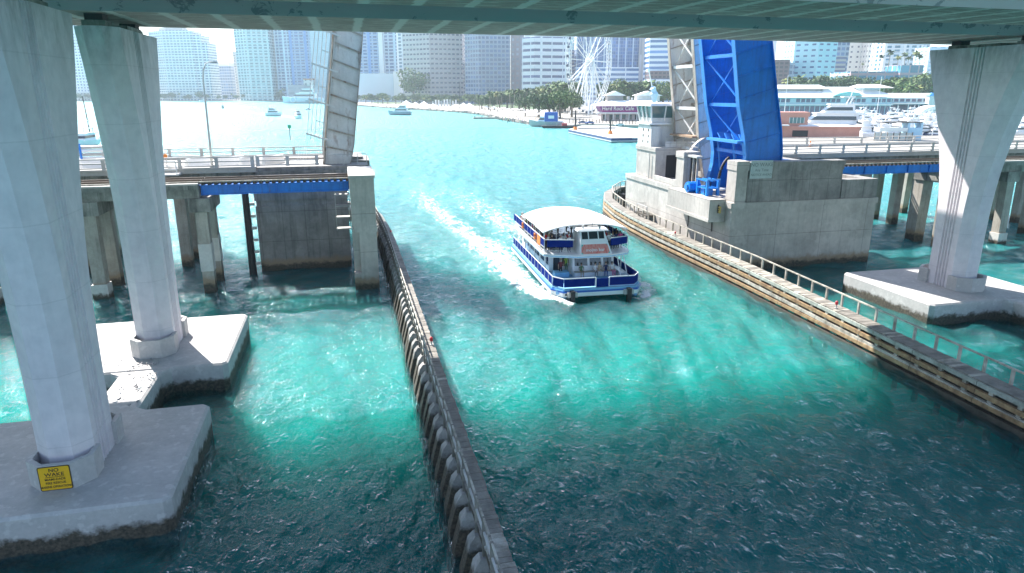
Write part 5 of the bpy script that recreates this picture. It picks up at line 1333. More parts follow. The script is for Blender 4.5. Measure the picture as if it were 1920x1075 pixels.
def tree(kind, px, D, top, group, z0=1.2, i=None):
    """top: crown top line in the view"""
    pr = rnd.choice(PROT[kind]); H0 = {'palm_tree':(9+int(0)),'shade_tree':10}[kind]
    hz = max(v.co.z for v in KIDS[pr.name][1].data.vertices)
    sc_ = (zof(top, D)-z0)/hz
    p = CF(px, D, z0)
    if pr.name not in used_p: used_p.add(pr.name); o = pr; o.location = p; o.scale = (sc_,)*3; o.rotation_euler = (0,0,rnd.uniform(0,6.28))
    else: o = dup(pr, p, rnd.uniform(0,6.28), sc_)
    o['group'] = group; TREES.append((o, px, kind, group)); return o
# park row, front palms then canopy behind
for i in range(34): px = 668+i*7.4+rnd.uniform(-2,2); D = 900-(px-668)*.75+rnd.uniform(-12,12); tree('palm_tree', px, D, 188+(px-668)*.02-rnd.uniform(0,7), 'palms lining the park shore')
for i in range(22): px = 672+i*11.5+rnd.uniform(-3,3); D = 955-(px-668)*.72+rnd.uniform(0,30); tree('shade_tree', px, D, 183-rnd.uniform(0,5), 'shade trees filling the park')
for i in range(16): px = 905+i*11+rnd.uniform(-3,3); D = 640-(px-905)*.55+rnd.uniform(-15,25); tree('shade_tree', px, D, 186-min(18,(px-900)*.12)-rnd.uniform(0,5), 'tall shade trees left of the ferris wheel')
for i in range(16): px = 900+i*11+rnd.uniform(-3,3); D = 590-(px-900)*.45+rnd.uniform(-15,15); tree('palm_tree', px, D, 185-min(18,(px-900)*.12)-rnd.uniform(0,6), 'palms mixed with the trees left of the wheel')
for px, D, top in ((1030,430,183),(1050,425,180),(1010,450,184),(1072,450,178),(985,470,188)): tree('shade_tree', px, D, top, 'rounded green trees at the foot of the wheel')
for i in range(12): px = 1142+i*10; tree('palm_tree' if i%2 else 'shade_tree', px, 560+rnd.uniform(0,40), 166-rnd.uniform(0,8), 'trees behind the white roofed cafe building')
for px, top in ((1470,153),(1490,151),(1508,156),(1530,156),(1550,153),(1566,155),(1585,156),(1600,156)): tree('palm_tree' if px in (1470,1490,1566) else 'shade_tree', px, 560+rnd.uniform(0,20), top, 'trees behind the market roof')
for px, top in ((1672,158),(1690,156),(1708,156),(1724,160),(1745,152),(1757,155),(1640,163)): tree('shade_tree', px, 510+rnd.uniform(0,20), top, 'dark trees right of the market roof')
for px, top in ((1650,162),(1668,160),(1697,165),(1715,167)): tree('palm_tree', px, 480+rnd.uniform(0,10), top, 'palms in front of the long white market roof')
for px, top in ((1648,106),(1664,98),(1680,108),(1694,102),(1700,108),(1712,100),(1722,106),(1616,120)): tree('palm_tree', px, 590, top, 'palms in the hotel roof garden', z0=zof(134,580))
for i in range(30): px = 200+i*11.2+rnd.uniform(-4,4); tree('shade_tree' if i%3 else 'palm_tree', px, 1296+rnd.uniform(0,10), 181-rnd.uniform(0,7), 'trees along the far left shore')
for px in (150,165,180,300,312): tree('shade_tree', px, 1292, 178, 'dark bushes at the foot of the far left towers')
for px, D, top in ((527,1255,171),(534,1255,168),(660,1150,180)): tree('palm_tree', px, D, top, 'palms beside the big yacht')
tree('shade_tree',776,970,142,'lone big tree',i=0)
for v_ in PROT.values():
    for p in v_:
        if p.name not in used_p:
            for c in list(p.children): bpy.data.objects.remove(c)
            bpy.data.objects.remove(p)
byg = {}
for o, px, kind, g_ in TREES: byg.setdefault((g_, kind), []).append((px, o))
for (g_, kind), l in byg.items():
    l.sort(key=lambda a: a[0])
    where = {'palms lining the park shore':'in the row along the park shore','shade trees filling the park':'behind the park palms','tall shade trees left of the ferris wheel':'in the tall clump left of the wheel','palms mixed with the trees left of the wheel':'among the tall clump left of the wheel',
             'rounded green trees at the foot of the wheel':'at the foot of the wheel','trees behind the white roofed cafe building':'behind the white roofed cafe','trees behind the market roof':'behind the left market roof','dark trees right of the market roof':'behind the long market roof',
             'palms in front of the long white market roof':'in front of the long market roof','palms in the hotel roof garden':'in the pink hotel roof garden','trees along the far left shore':'along the far left shore','dark bushes at the foot of the far left towers':'at the foot of the far left towers','palms beside the big yacht':'beside the big white yacht','lone big tree':'on the terrace before the beige hotel'}[g_]
    for i, (px, o) in enumerate(l):
        o['label'] = ('feathery palm' if kind == 'palm_tree' else 'leafy round tree') + ' ' + where + (', %s from the left' % ordn(i) if len(l) > 1 else '')
    if len(l) == 1: del l[0][1]['group']
# ================================================================== ferris wheel
def city_frame(name, label, cat, px, D, z=1.2, turn=0, group=None):
    return thing(name, label, cat, CF(px, D, z), CY_R + R(turn), group)
WD = 500; wz = zof(114, WD) - 1.2; WR = wz - 2.8
t = city_frame('ferris_wheel', 'big white ferris wheel beside the waterfront cafe', 'ferris wheel', 1103, WD)
ca, sa = math.cos(R(58)), math.sin(R(58))     # the wheel is seen three quarters on
def wp(a, r, o=0): return (r*math.cos(a)*ca - o*sa, r*math.cos(a)*sa + o*ca, wz + r*math.sin(a))
W1 = plain('wheel_white', (.80,.80,.80), .4, amt=.05)
def wl(mb, name, m=W1, **k): return mb.build(name, m, t, local=True, **k)
for o_ in (-1.3,1.3):
    for r_ in (WR, WR-2.6): wl(MB().tube([wp(R(k*5), r_, o_) for k in range(73)], .30 if r_ == WR else .24, 6), 'rim')
    g = MB()
    for k in range(84): a = R(k*360/84); b_ = R((k+1)*360/84); g.beam(wp(a,WR,o_), wp(b_,WR-2.6,o_), .20)
    tag(wl(g, 'rim_lattice'), kind='stuff')
for k in range(14):
    a = R(k*360/14)
    for o_ in (-1.3,1.3):
        wl(MB().beam(wp(a,1.2,o_*1.6), wp(a,WR-2.6,o_), .42 if k%2 == 0 else .2), 'spoke')
        if o_ > 0: wl(MB().beam(wp(a+.10,1.2,o_), wp(a+.18,WR-2.6,o_), .10), 'spoke')
wl(MB().tube([wp(0,0,-3.2), wp(0,0,3.2)], 1.0, 14), 'hub')
for o_ in (-1,1):
    for k, ff in enumerate((-11,11,-3.5,3.5)):
        base = (ff*ca*1.3 - o_*(7 if k < 2 else 5)*sa, ff*sa*1.3 + o_*(7 if k<2 else 5)*ca, .2)
        wl(MB().tube([base, wp(0,0,o_*2.9)], [.62 if k < 2 else .45,.42], 8), 'support_leg')
wl(MB().box(-14,12,-3,3,0,1.2), 'platform', M['road'])
gd = plain('gondola_glass', (.03,.05,.10), .15); pr = None
for k in range(36):
    a = R(k*10+5); c = wp(a, WR+.1, 0)
    g = MB(); g.tube([(c[0],c[1],c[2]-2.1),(c[0],c[1],c[2]-1.9),(c[0],c[1],c[2]-.7),(c[0],c[1],c[2]-.35)], [.5,.85,.85,.3], 8)
    go = wl(g, 'gondola', gd if k != 11 else M['teal_glass'])
# ================================================================== cafe building with sign
cafe = city_frame('cafe_building', 'white roofed waterfront cafe with a purple sign board, right of the wheel', 'building', 1170, 395)
def cb_(t_, x0,x1,y0,y1,z0,z1,name,m): return MB().box(x0,x1,y0,y1,z0,z1).build(name, m, t_, local=True)
u = 395/FPX    # metres per source pixel at that distance
wallc = plain('cafe_wall',(.50,.42,.42),.8)
cb_(cafe,-13,16,0,18,0,4.2,'lower_wall',wallc); cb_(cafe,-16,17,-3,0,3.9,4.5,'awning',M['white_roof'])
for k in range(7): cb_(cafe,-12+k*3.6,-10+k*3.6,-.06,0,.6,3.2,'window',M['dark_glass'])
for k in range(8): cb_(cafe,-15.5+k*4.4,-15.2+k*4.4,-2.9,-2.6,0,3.9,'porch_post',M['white_roof'])
g = MB(); g.taper((-12.5,16,-1,18,4.5),(-14.5,17,-2.5,18,8.0)); g.build('sign_fascia', plain('purple_board',(.16,.035,.22),.5), cafe, local=True)
g = MB(); g.taper((-12.4,16,-1.06,-.99,4.55),(-13.6,16.8,-1.75,-1.68,6.3)); g.build('sign_band', plain('magenta_band',(.34,.05,.22),.5), cafe, local=True)
tm = Matrix.Translation((-3.9,-2.15,6.55)) @ Matrix.Rotation(-math.atan2(1.5,3.5)*-1,4,'X') @ FACE_Y
text('Hard Rock Cafe', 3.1, M['white'], cafe, tm, 'lettering', .02, .86)
g = MB(); g.taper((-16.5,20,-4,20,8.0),(-7,18,3,16,10.8)); g.build('roof', M['white_roof'], cafe, local=True)
for x0_, w_, y_ in ((-9,9,6),(8,13,8)):
    cb_(cafe,x0_,x0_+w_,y_,y_+8,10.3,13.4,'roof_pavilion',plain('taupe_wall',(.33,.29,.28),.8) if x0_<0 else M['machine_white'])
    MB().prism([(x0_-1.5,13.4),(x0_+w_+1.5,13.4),(x0_+w_*.5,15.9)],'y',y_-1.2,y_+9).build('gable_roof', M['white_roof'], cafe, local=True)
cb_(cafe,2.5,4,8,9.5,10.8,13,'roof_vent',M['rail']); cb_(cafe,5,6,8,9.5,10.8,12.4,'roof_vent',M['rail'])
t = city_frame('sculpture', 'tall pale blue guitar shaped sculpture standing over the cafe roof', 'sculpture', 1226, 370, 9.5)
MB().tube([(0,0,0),(0,0,3.2),(-.2,0,6.3),(-.5,0,8.0),(-1.2,0,9.0),(-1.5,0,10.2)], [.3,1.3,2.1,1.3,1.7,.5], 10).build('body', plain('pale_blue_shell',(.50,.66,.80),.4), t, local=True)
MB().beam((-1.5,0,10),(-3.4,0,17),.6,.4).build('neck', M['white'], t, local=True); cb_(t,-4.2,-3.1,-.3,.3,17,18.6,'headstock',M['white'])
# ================================================================== blue barge with spuds
def bp(px,y,z=1.6): return CF(px, Dof(y,z), z)
nv = plain('barge_navy',(.015,.04,.15),.4); dk_ = surf('barge_deck',(.60,.58,.55),(.42,.40,.38),scale=.3,amt=.6,bump=.05)
A_ = [bp(1066,243),bp(1146,259),bp(1215,258),bp(1215,244),bp(1140,236),bp(1090,236)]
c_ = sum(A_,Vector())/6; t = thing('deck_barge','long flat barge with navy sides and two spud poles, moored left of the control tower','barge',(c_.x,c_.y,0))
def off_(k, z): return [((p.x-c_.x)*k+c_.x,(p.y-c_.y)*k+c_.y,z) for p in A_]
MB().loft([off_(.97,-.5),off_(.985,.35)]).build('hull', nv, t); MB().loft([off_(1.0,.351),off_(1.0,.62)]).build('hull_stripe', M['white'], t)
MB().loft([off_(1.0,.621),off_(1.003,1.55)]).build('hull_side', nv, t); MB().loft([off_(1.0,1.551),off_(.99,1.66)]).build('deck', dk_, t)
for px,y,tp in ((1078.5,244,207),(1144,252,222)):
    p = bp(px,y); top = zof(tp, Dof(y,1.6))
    MB().tube([(p.x,p.y,-2),(p.x,p.y,top)], .33, 8).build('spud', M['black'], t); MB().taper((p.x-.8,p.x+.8,p.y-.8,p.y+.8,1.66),(p.x-.5,p.x+.5,p.y-.5,p.y+.5,2.9)).build('spud_collar', M['orange'], t)
p = bp(1120,242); MB().box(p.x-9,p.x+8,p.y-1.2,p.y+1.2,1.67,2.3).build('pipe_rack', M['rail'], t)
d_ = (A_[2]-A_[1]).normalized(); an = math.atan2(d_.y,d_.x); mid = A_[1]+(A_[2]-A_[1])*.72
tm = Matrix.Rotation(an,4,'Z') @ FACE_Y
text('COASTAL WORKS', .5, M['white'], t, Matrix.Translation((mid.x-c_.x+d_.y*.12, mid.y-c_.y-d_.x*.12, 1.28)) @ tm, 'lettering', .01, 1)
# dock pilings behind the barge
pp = None
for i in range(22):
    px = 1068+i*6.2; D = Dof(236+ (2 if i>12 else 0),0); p = CF(px, D, 0); h = rnd.uniform(3.4,4.6)
    if pp is None:
        pp = MB().tube([(0,0,-1),(0,0,1)], .2, 7).build('mooring_pile', M['timber_dark']); o = pp
    else: o = pp.copy(); sc.collection.objects.link(o)
    o.location = (p.x,p.y,1.5); o.scale = (1,1,h*.45)
    tag(o, 'dark mooring pile along the quay behind the navy barge, %s from the left' % ordn(i), 'pile', 'mooring piles behind the barge')
# ================================================================== boats
def yacht(name, L_, B_, H_, label, cat='boat', tiers=2, hullm=None, arch=True, tower_=False, band=True):
    t = thing(name, label, cat, (0,0,-80)); hm = hullm or M['boat_white']
    rings = []
    for s_, w_, zk, zs in ((0,.92,-.2,.78),(.25,1,-.3,.76),(.5,1,-.3,.80),(.72,.82,-.3,.90),(.88,.48,-.2,1.0),(1.0,.03,.55,1.1)):
        x = s_*L_ - L_/2; w = B_/2*w_; z = H_*zs
        rings.append([(x-.0,-w*.25,zk),(x,-w*.8,zk+H_*.35),(x+.02*L_*s_,-w,z),(x+.02*L_*s_,w,z),(x,w*.8,zk+H_*.35),(x,w*.25,zk)])
    MB().loft(rings).build('hull', hm, t, local=True)
    MB().taper((-L_*.48,L_*.30,-B_*.42,B_*.42,H_*.78),(-L_*.47,L_*.26,-B_*.40,B_*.40,H_*.9)).build('deck', M['boat_white'], t, local=True)
    z = H_*.88; x0, x1 = -L_*.34, L_*.24; w = B_*.36
    for k in range(tiers):
        h = H_*(.62 - .08*k)
        MB().taper((x0,x1,-w,w,z),(x0+L_*.01,x1-L_*.10,-w*.9,w*.9,z+h)).build('cabin', M['boat_white'], t, local=True); cb0 = t.children[-1] if False else CREATED[-1][0]
        if band: MB().taper((x0+L_*.03,x1-L_*.018,-w*1.012,w*1.012,z+h*.30),(x0+L_*.035,x1-L_*.070,-w*.965,w*.965,z+h*.72)).build('window_band', M['dark_glass'], cb0, local=True)
        MB().box(x0-L_*.05,x1-L_*.07,-w*1.02,w*1.02,z+h,z+h+H_*.07).build('cabin_roof', M['boat_white'], t, local=True)
        z += h+H_*.07; x0 += L_*.05; x1 -= L_*.16; w *= .84
    if arch:
        for s in (-1,1): MB().beam((x0+.02*L_,s*w,z),(x0-.01*L_,s*w*.9,z+H_*.45),L_*.02,L_*.012).build('hardtop_post', M['boat_white'], t, local=True)
        MB().box(x0-L_*.04,x0+L_*.10,-w,w,z+H_*.45,z+H_*.52).build('hardtop', M['boat_white'], t, local=True); z += H_*.5
    MB().tube([(x0,0,z),(x0-.1*H_,0,z+H_*.5)], .03*H_, 5).build('mast', M['boat_white'], t, local=True)
    if tower_:
        for sx in (0,1):
            for s in (-1,1): MB().beam((x0+sx*L_*.1,s*w*.9,z),(x0+sx*L_*.06+.02*L_,s*w*.4,z+H_*.8),.09,.09).build('tower_leg', M['boat_white'], t, local=True)
        MB().box(x0-L_*.02,x0+L_*.12,-w*.6,w*.6,z+H_*.8,z+H_*.87).build('tuna_tower', M['boat_white'], t, local=True)
        for s in (-1,1): MB().tube([(x0,s*w,z),(x0-L_*.25,s*w*2.4,z+H_*2.2)], .035, 5).build('outrigger', M['boat_white'], t, local=True)
    return t
def place(o, px, y, turn, sc_=1.0, z=0):
    o.location = CF(px, Dof(y, z), z); o.rotation_euler = (0,0,CY_R + R(turn)); o.scale = (sc_,)*3; return o
# the superyacht
sy = yacht('motor_yacht', 58, 11, 9.5, 'large white superyacht with an oval window at its bow, moored at the far podium', 'yacht', 2, plain('yacht_hull',(.62,.74,.82),.3), True)
place(sy, 569, 194.5, 178)
for s in (-1,1):
    MB().tube([(13,s*(4.9),5.5),(13,s*(5.35),5.5)], 4.0, 20).build('oval_window', M['boat_white'], sy, local=True); MB().tube([(13,s*5.36,5.5),(13,s*5.42,5.5)], 2.9, 20).build('oval_pane', plain('pale_pane',(.42,.55,.66),.3), sy, local=True)
for k in range(8): MB().box(-22+k*2.2,-20.4+k*2.2,5.25,5.38,3.2,4.2).build('porthole', M['dark_glass'], sy, local=True)
place(yacht('motor_boat', 17, 5, 3.2, 'white motor yacht crossing in front of the park shore', 'boat', 2, plain('hull_greyblue',(.40,.46,.52),.3)), 750, 216, 176)
b1 = yacht('motor_boat', 12, 4, 2.6, 'white cabin boat throwing a wake, left of the pair below the big yacht', 'boat', 2); place(b1, 514, 218, -12)
b2 = yacht('motor_boat', 10, 3.6, 2.4, 'white cabin boat with a dark hull bottom, right of the pair below the big yacht', 'boat', 2, M['boat_white']); place(b2, 560, 223, -58)
place(yacht('motor_boat', 12, 4, 2.4, 'low white speedboat close to the far left shore', 'boat', 1, arch=False), 380, 191.5, 180)
place(yacht('motor_boat', 8, 3, 2.2, 'small dark cabin boat on the bright water beside the street lamp', 'boat', 1, M['rail'], True), 418, 204, -70)
place(yacht('motor_boat', 5, 2, 1.3, 'tiny white boat with a short wake left of the grey leaf', 'boat', 1, arch=False), 578, 207, 185)
place(yacht('fishing_boat', 15, 4.6, 2.8, 'white fishing boat with a tall tuna tower seen over the left bridge railing', 'boat', 1, None, True, True), 160, 277, -80)
t = thing('channel_marker', 'green square channel marker on a dark pile in open water', 'marker', CF(545, 252, 0))
MB().tube([(0,0,-2),(-.1,0,5.2)], .16, 7).build('pile', M['black'], t, local=True); MB().box(-.62,.55,-.22,-.14,4.2,5.4).build('day_board', M['green'], t, local=True)
MB().tube([(-.05,0,5.2),(-.05,0,6.0)], .07, 6).build('light', M['rail'], t, local=True)
t = thing('mooring_pile', 'tall bare dark pole rising from the bright water between the two left piers', 'pile', CF(171, 262, 0))
MB().tube([(0,0,-2),(-.35,0,9),(-.6,0,15.2)], [.24,.2,.17], 7).build('pole', M['timber_dark'], t, local=True)
# work boat at the bulkhead
wb = yacht('work_boat', 17, 5, 3.2, 'grey and white work boat moored at the promenade left of the wheel', 'boat', 1, M['rail']); place(wb, 1024, 238, 165)
t = city_frame('work_raft', 'dark raft carrying a big blue box with a white panel, beside the grey work boat', 'raft', 1046, Dof(240), 0)
MB().taper((-7,8,-2.5,2.5,-.4),(-8,9,-2.8,2.8,1.0)).build('raft_hull', M['black'], t, local=True); cb_(t,-6.5,-.2,-1.6,1.6,3.0,7.4,'blue_box',plain('box_blue',(.02,.10,.42),.5))
cb_(t,-4.8,-2.0,-1.63,-1.605,4.4,5.8,'white_panel',M['white'])
for x_,y_ in ((-6,-1.4),(-.7,-1.4),(-6,1.4),(-.7,1.4)): cb_(t,x_,x_+.3,y_,y_+.2,1.0,3.0,'leg',M['rail'])
cb_(t,2,4.4,-1.2,1.2,1.0,2.2,'winch',M['red'])
# ================================================================== promenade tents, umbrellas, walkers
def tent(px, y, w_, label, m=None):
    t = city_frame('tent', label, 'tent', px, Dof(y,1.3), 1.22, 0, 'white tents on the promenade'); h = w_*.38
    for sx in (-1,1):
        for sy_ in (-1,1): cb_(t, sx*w_/2-.1, sx*w_/2+.1, sy_*w_/2-.1, sy_*w_/2+.1, 0, h, 'leg', M['white'])
    MB().taper((-w_/2,w_/2,-w_/2,w_/2,h),(-.1,.1,-.1,.1,h*1.95)).build('canopy', m or M['white_roof'], t, local=True); return t
for i,(px,y,w_) in enumerate(((762,203,10),(779,203,8),(795,203.5,9),(812,205,7),(853,205,6),(869,208,9),(880,209,9),(857,203,5),(912,206,5),(926,209,6),(1010,214,6),(1021,214,5))):
    tent(px,y,w_,'white peaked tent on the promenade, %s from the left' % ordn(i))
tp = []
def umb(px, y, m, D=None):
    D = D or Dof(y,1.3)
    if not tp:
        t = thing('parasol', 'x', 'parasol', (0,0,0)); MB().tube([(0,0,0),(0,0,2.9)], .06, 5).build('pole', M['rail'], t, local=True)
        MB().tube([(0,0,2.15),(0,0,2.45),(0,0,3.0)], [1.75,1.2,.08], 8).build('shade', m, t, local=True); tp.append(t); o = t
    else: o = dup(tp[0])
    o.location = CF(px, D, 1.22)
    return o
for i in range(34):
    px = 936+i*2.9; y = 210+ (i%3)*3.4 + i*.16; o = umb(px, y, M['canopy']); o.scale = (rnd.uniform(.9,1.3),)*3
    tag(o, 'white parasol in the crowded promenade bar area, %s from the left' % ordn(i), 'parasol', 'parasols on the promenade')
k_ = 0
for px in (1598,1610,1622,1690,1699,1706,1718,1650,1662,1674):
    o = umb(px, 0, M['canopy'], 398+ (k_%3)*6); tag(o, 'white parasol on the terrace below the market, %s of the group' % ordn(k_), 'parasol', 'parasols on the market terrace'); k_ += 1
for i,(px,y,c) in enumerate([(935+rnd.uniform(0,125), rnd.uniform(222,232), rnd.choice(list(CL))) for _ in range(34)]):
    D = Dof(y,1.3) if True else 0
    p = CF(px, max(D, Dof(236)+6 if px>1000 else D), 1.22)
    person('stand', p, rnd.uniform(0,6.28), c, rnd.choice(['navy','black','beige','white']), rnd.randrange(4), rnd.randrange(3), 'distant walker in %s on the promenade, %s of the crowd' % (c.replace('sky','pale blue'), ordn(i)), 1.0, 'walkers on the promenade')
t = city_frame('signal_board', 'row of tall white upright panels on the park promenade', 'panels', 833, Dof(200,1.2), 1.2)
for k in range(9): cb_(t,-13+k*3.1,-11.4+k*3.1,0,.6,0,rnd.uniform(5.5,8.5),'panel',M['white_roof'] if k%3 else M['sign_pale'])
t = city_frame('lamp_mast', 'tall dark mast standing on the park promenade', 'mast', 862.5, Dof(207), 1.2)
MB().tube([(0,0,0),(0,0,24)], [.35,.2], 7).build('mast', M['black'], t, local=True)
t = city_frame('floating_dock', 'low ragged wooden dock along the promenade edge left of the work boat', 'dock', 925, Dof(223), .3, 8)
MB().box(-13,17,-2.2,2.5,-.2,.75).build('deck', M['timber_pale'], t, local=True)
for k in range(7): MB().tube([(-12+k*4.5,-2.0,-1.5),(-12+k*4.5,-2.0,1.7)], .22, 6).build('pile', M['timber_dark'], t, local=True)
# cars at the quay by the cafe
def car(px, D, col, label, turn=0):
    t = city_frame('parked_car', label, 'car', px, D, 1.22, turn, 'cars parked by the cafe')
    body = [(-2.2,.35),(-2.25,.75),(-1.9,.95),(-1.2,1.0),(-.75,1.42),(.8,1.45),(1.5,1.0),(2.15,.85),(2.25,.5),(2.2,.32)]
    MB().prism(body,'y',-.85,.85).build('body', plain('car_%s'%label[:5],col,.25), t, local=True)
    MB().prism([(-1.05,1.02),(-.72,1.36),(.74,1.39),(1.3,1.02)],'y',-.87,.87).build('window_band', M['dark_glass'], t, local=True)
    for x_ in (-1.4,1.4):
        for s in (-1,1): MB().tube([(x_,s*.72,.32),(x_,s*.9,.32)], .32, 10).build('wheel', M['black'], t, local=True)
car(1162,330,(.7,.7,.7),'white sedan parked on the quay before the cafe'); car(1106,352,(.03,.08,.30),'blue car under a cover, parked right of the wheel foot',10); car(1092,356,(.10,.16,.30),'slate blue car parked at the wheel foot',-5); car(1228,320,(.05,.05,.06),'black car parked right of the cafe')
# ================================================================== market hall, right side
mk = city_frame('market_hall', 'long two storey market with white metal roofs and pale blue walls behind the marina', 'building', 1550, 430); q = 430/FPX
mw = plain('market_wall',(.46,.66,.72),.7); wg = plain('market_window',(.10,.12,.20),.2)
X0, X1 = -36, 38
def Z(y): return zof(y, 430) - 1.2
cb_(mk,X0,X1,0,26,0,Z(183),'wall',mw)
for k in range(24):
    cb_(mk,X0+1+k*3.05,X0+3.3+k*3.05,-.12,0,Z(192)+ (0),Z(185.5),'upper_window',wg) if k%5 != 4 else None
    cb_(mk,X0+.8+k*3.05,X0+3.3+k*3.05,-.12,0,.6,Z(199),'shop_front',wg)
cb_(mk,X0,X1,-2.5,0,Z(197.5),Z(195.5),'awning',M['white_roof'])
MB().taper((X0-1,6,-3,28,Z(183)),(X0+2,2,6,20,Z(170))).build('lower_roof', M['white_roof'], mk, local=True)
cb_(mk,X0+2,-1,7,19,Z(171),Z(167),'clerestory',M['rail'])
MB().taper((X0-1,2,4,22,Z(167)),(X0+1,-3,9,17,Z(159))).build('upper_roof', M['white_roof'], mk, local=True)
MB().taper((-6,24,-2,28,Z(183)),(0,16,8,20,Z(163))).build('middle_roof', M['white_roof'], mk, local=True)
MB().taper((19,X1+3,-2,28,Z(182)),(24,X1-6,8,20,Z(169))).build('right_lower_roof', M['white_roof'], mk, local=True)
cb_(mk,24,34,8,18,Z(169),Z(165),'right_clerestory',mw)
MB().taper((20,X1+3,4,24,Z(165)),(25,X1-4,10,18,Z(158))).build('right_upper_roof', M['white_roof'], mk, local=True)
MB().prism([(1,Z(180)),(19,Z(180)),(16,Z(174.5)),(10,Z(172)),(4,Z(175.5))],'y',-3.5,3).build('teal_gable', plain('teal_roof',(.25,.60,.58),.6), mk, local=True)
lh = city_frame('arcade', 'long low white roofed arcade right of the market hall', 'building', 1708, 450)
def Z2(y): return zof(y, 450) - 1.2
cb_(lh,-28,32,0,12,0,Z2(184),'wall',mw); MB().taper((-30,34,-3,14,Z2(184)),(-27,32,3,9,Z2(175))).build('roof', M['white_roof'], lh, local=True)
for k in range(16): cb_(lh,-27+k*3.7,-24.4+k*3.7,-.1,0,Z2(191),Z2(185.5),'window',wg)
cb_(lh,-28,30,-9,0,Z2(195),Z2(193.6),'terrace_roof',M['white_roof'])
for k in range(9): cb_(lh,-27+k*6.4,-26.6+k*6.4,-8.8,-8.4,0,Z2(195),'terrace_post',M['white_roof'])
cb_(lh,-26,28,-1.0,-.5,.1,Z2(197),'dark_recess',wg)
t = city_frame('kiosk', 'small kiosk with blue roof above the white arch, right of the arcade', 'kiosk', 1744, 440)
cb_(t,-2.4,2.4,0,4,0,Z2(180),'wall',M['machine_white']); MB().taper((-3,3,-.5,4.5,Z2(180)),(-.5,.5,1.5,2.5,Z2(174))).build('roof', plain('kiosk_blue',(.06,.30,.60),.5), t, local=True)
t = city_frame('stage_canopy', 'big white arched canopy left of the right pier', 'canopy', 1747, 385, 1.3)
g = MB(); o_, i_ = [], []
for k in range(13):
    a = R(k*15); o_.append((9.5*math.cos(a), 1.2+7.0*math.sin(a))); i_.append((8.0*math.cos(a), 1.2+5.2*math.sin(a)))
g.prism(o_+i_[::-1],'y',-3,6); g.build('arch', M['white_roof'], t, local=True); cb_(t,-7,7,4.5,5,0,1.6,'stage_front',nv); cb_(t,-2,0.2,4.4,4.49,.4,1.5,'poster',M['sign_pale'])
# salmon building on the quay
sb = city_frame('salmon_building', 'low salmon pink building with a flat roof and strip window just behind the right bridge', 'building', 1530, 246, 1.35, -6)
sm = surf('salmon_wall',(.62,.30,.24),(.48,.22,.17),scale=.4,amt=.5,bump=.05); k5 = 246/FPX
def SX(px): return (px-1530)*k5*1.02
def SZ(y): return zof(y,246)-1.35
cb_(sb,SX(1452),SX(1604),0,9,0,SZ(240),'wall',sm); cb_(sb,SX(1450),SX(1606),-.3,9.3,SZ(240),SZ(237.5),'cornice',sm)
MB().taper((SX(1500),SX(1600),1,8,SZ(237.5)),(SX(1504),SX(1590),2,7,SZ(235))).build('roof', M['white_roof'], sb, local=True)
cb_(sb,SX(1452),SX(1516),2,9,SZ(240),SZ(219),'upper_storey',sm); cb_(sb,SX(1450),SX(1518),1.8,9.2,SZ(219),SZ(211),'roof_fascia',sm)
cb_(sb,SX(1483),SX(1510),1.9,2.0,SZ(232),SZ(221),'strip_window',M['teal_glass'])
for k in range(5): cb_(sb,SX(1483+k*6.4),SX(1483.8+k*6.4),1.84,1.9,SZ(232),SZ(221),'mullion',M['white'])
cb_(sb,SX(1488),SX(1515),-.1,0,.3,SZ(245),'dark_opening',M['black'])
cb_(sb,SX(1456),SX(1478),-2.5,-.2,SZ(236),SZ(234),'walkway_canopy',M['white']); MB().tube([(SX(1462),1,SZ(212)),(SX(1462),1,SZ(200))], .05, 5).build('flag_pole', M['white'], sb, local=True)
t = city_frame('fuel_dock_building', 'pale blue and white open shed with panel fence left of the right pier', 'shed', 1688, 232, 1.35)
k6 = 232/FPX
def DX(px): return (px-1688)*k6
def DZ(y): return zof(y,232)-1.35
lb = plain('powder_blue',(.40,.62,.80),.6)
cb_(t,DX(1700),DX(1726),0,4,0,DZ(240),'blue_block',lb); cb_(t,DX(1698),DX(1702),0,4,DZ(240),DZ(230),'corner_post',lb); cb_(t,DX(1722),DX(1726),0,4,DZ(240),DZ(229),'corner_post',lb)
cb_(t,DX(1650),DX(1724),-.2,4.2,DZ(230.5),DZ(229),'flat_roof',M['timber_dark']); cb_(t,DX(1647),DX(1699),0,3.6,DZ(247),DZ(240),'counter',M['white'])
for k in range(6): cb_(t,DX(1636+k*11.5),DX(1645+k*11.5),-1.5,-1.3,0,DZ(249),'fence_panel',M['sign_pale'])
for k in range(7): cb_(t,DX(1635+k*11.5),DX(1635.9+k*11.5),-1.6,-1.2,0,DZ(248),'fence_post',M['timber'])
cb_(t,DX(1697),DX(1708),-1.6,-.2,0,DZ(254),'crates',M['timber_pale'])
for px,h in ((1467,zof(141,300)),(1640,zof(144,330)),(1595,zof(188,330))):
    t = city_frame('sailing_boat', 'white sailing boat with bare mast, %s' % {1467:'right of the blue leaf',1640:'in front of the market roof end',1595:'the short one before the market awning'}[px], 'boat', px, 300 if px==1467 else 330, 0, 84)
    rings = []
    for s_, w_ in ((-5,.8),(-2,1.4),(1,1.4),(4,.8),(6,.05)): rings.append([(s_,-w_*.5,-.3),(s_,-w_,1.3),(s_,w_,1.3),(s_,w_*.5,-.3)])
    MB().loft(rings).build('hull', M['boat_white'], t, local=True); MB().tube([(0,0,1.2),(.4,0,h)], [.14,.09], 6).build('mast', M['white'], t, local=True)
    MB().tube([(0,0,2.6),(-4.2,0,2.7)], .13, 6).build('boom', M['boat_white'], t, local=True); MB().taper((-3,1.5,-.8,.8,1.3),(-2.6,1.0,-.6,.6,1.9)).build('cabin', M['boat_white'], t, local=True)
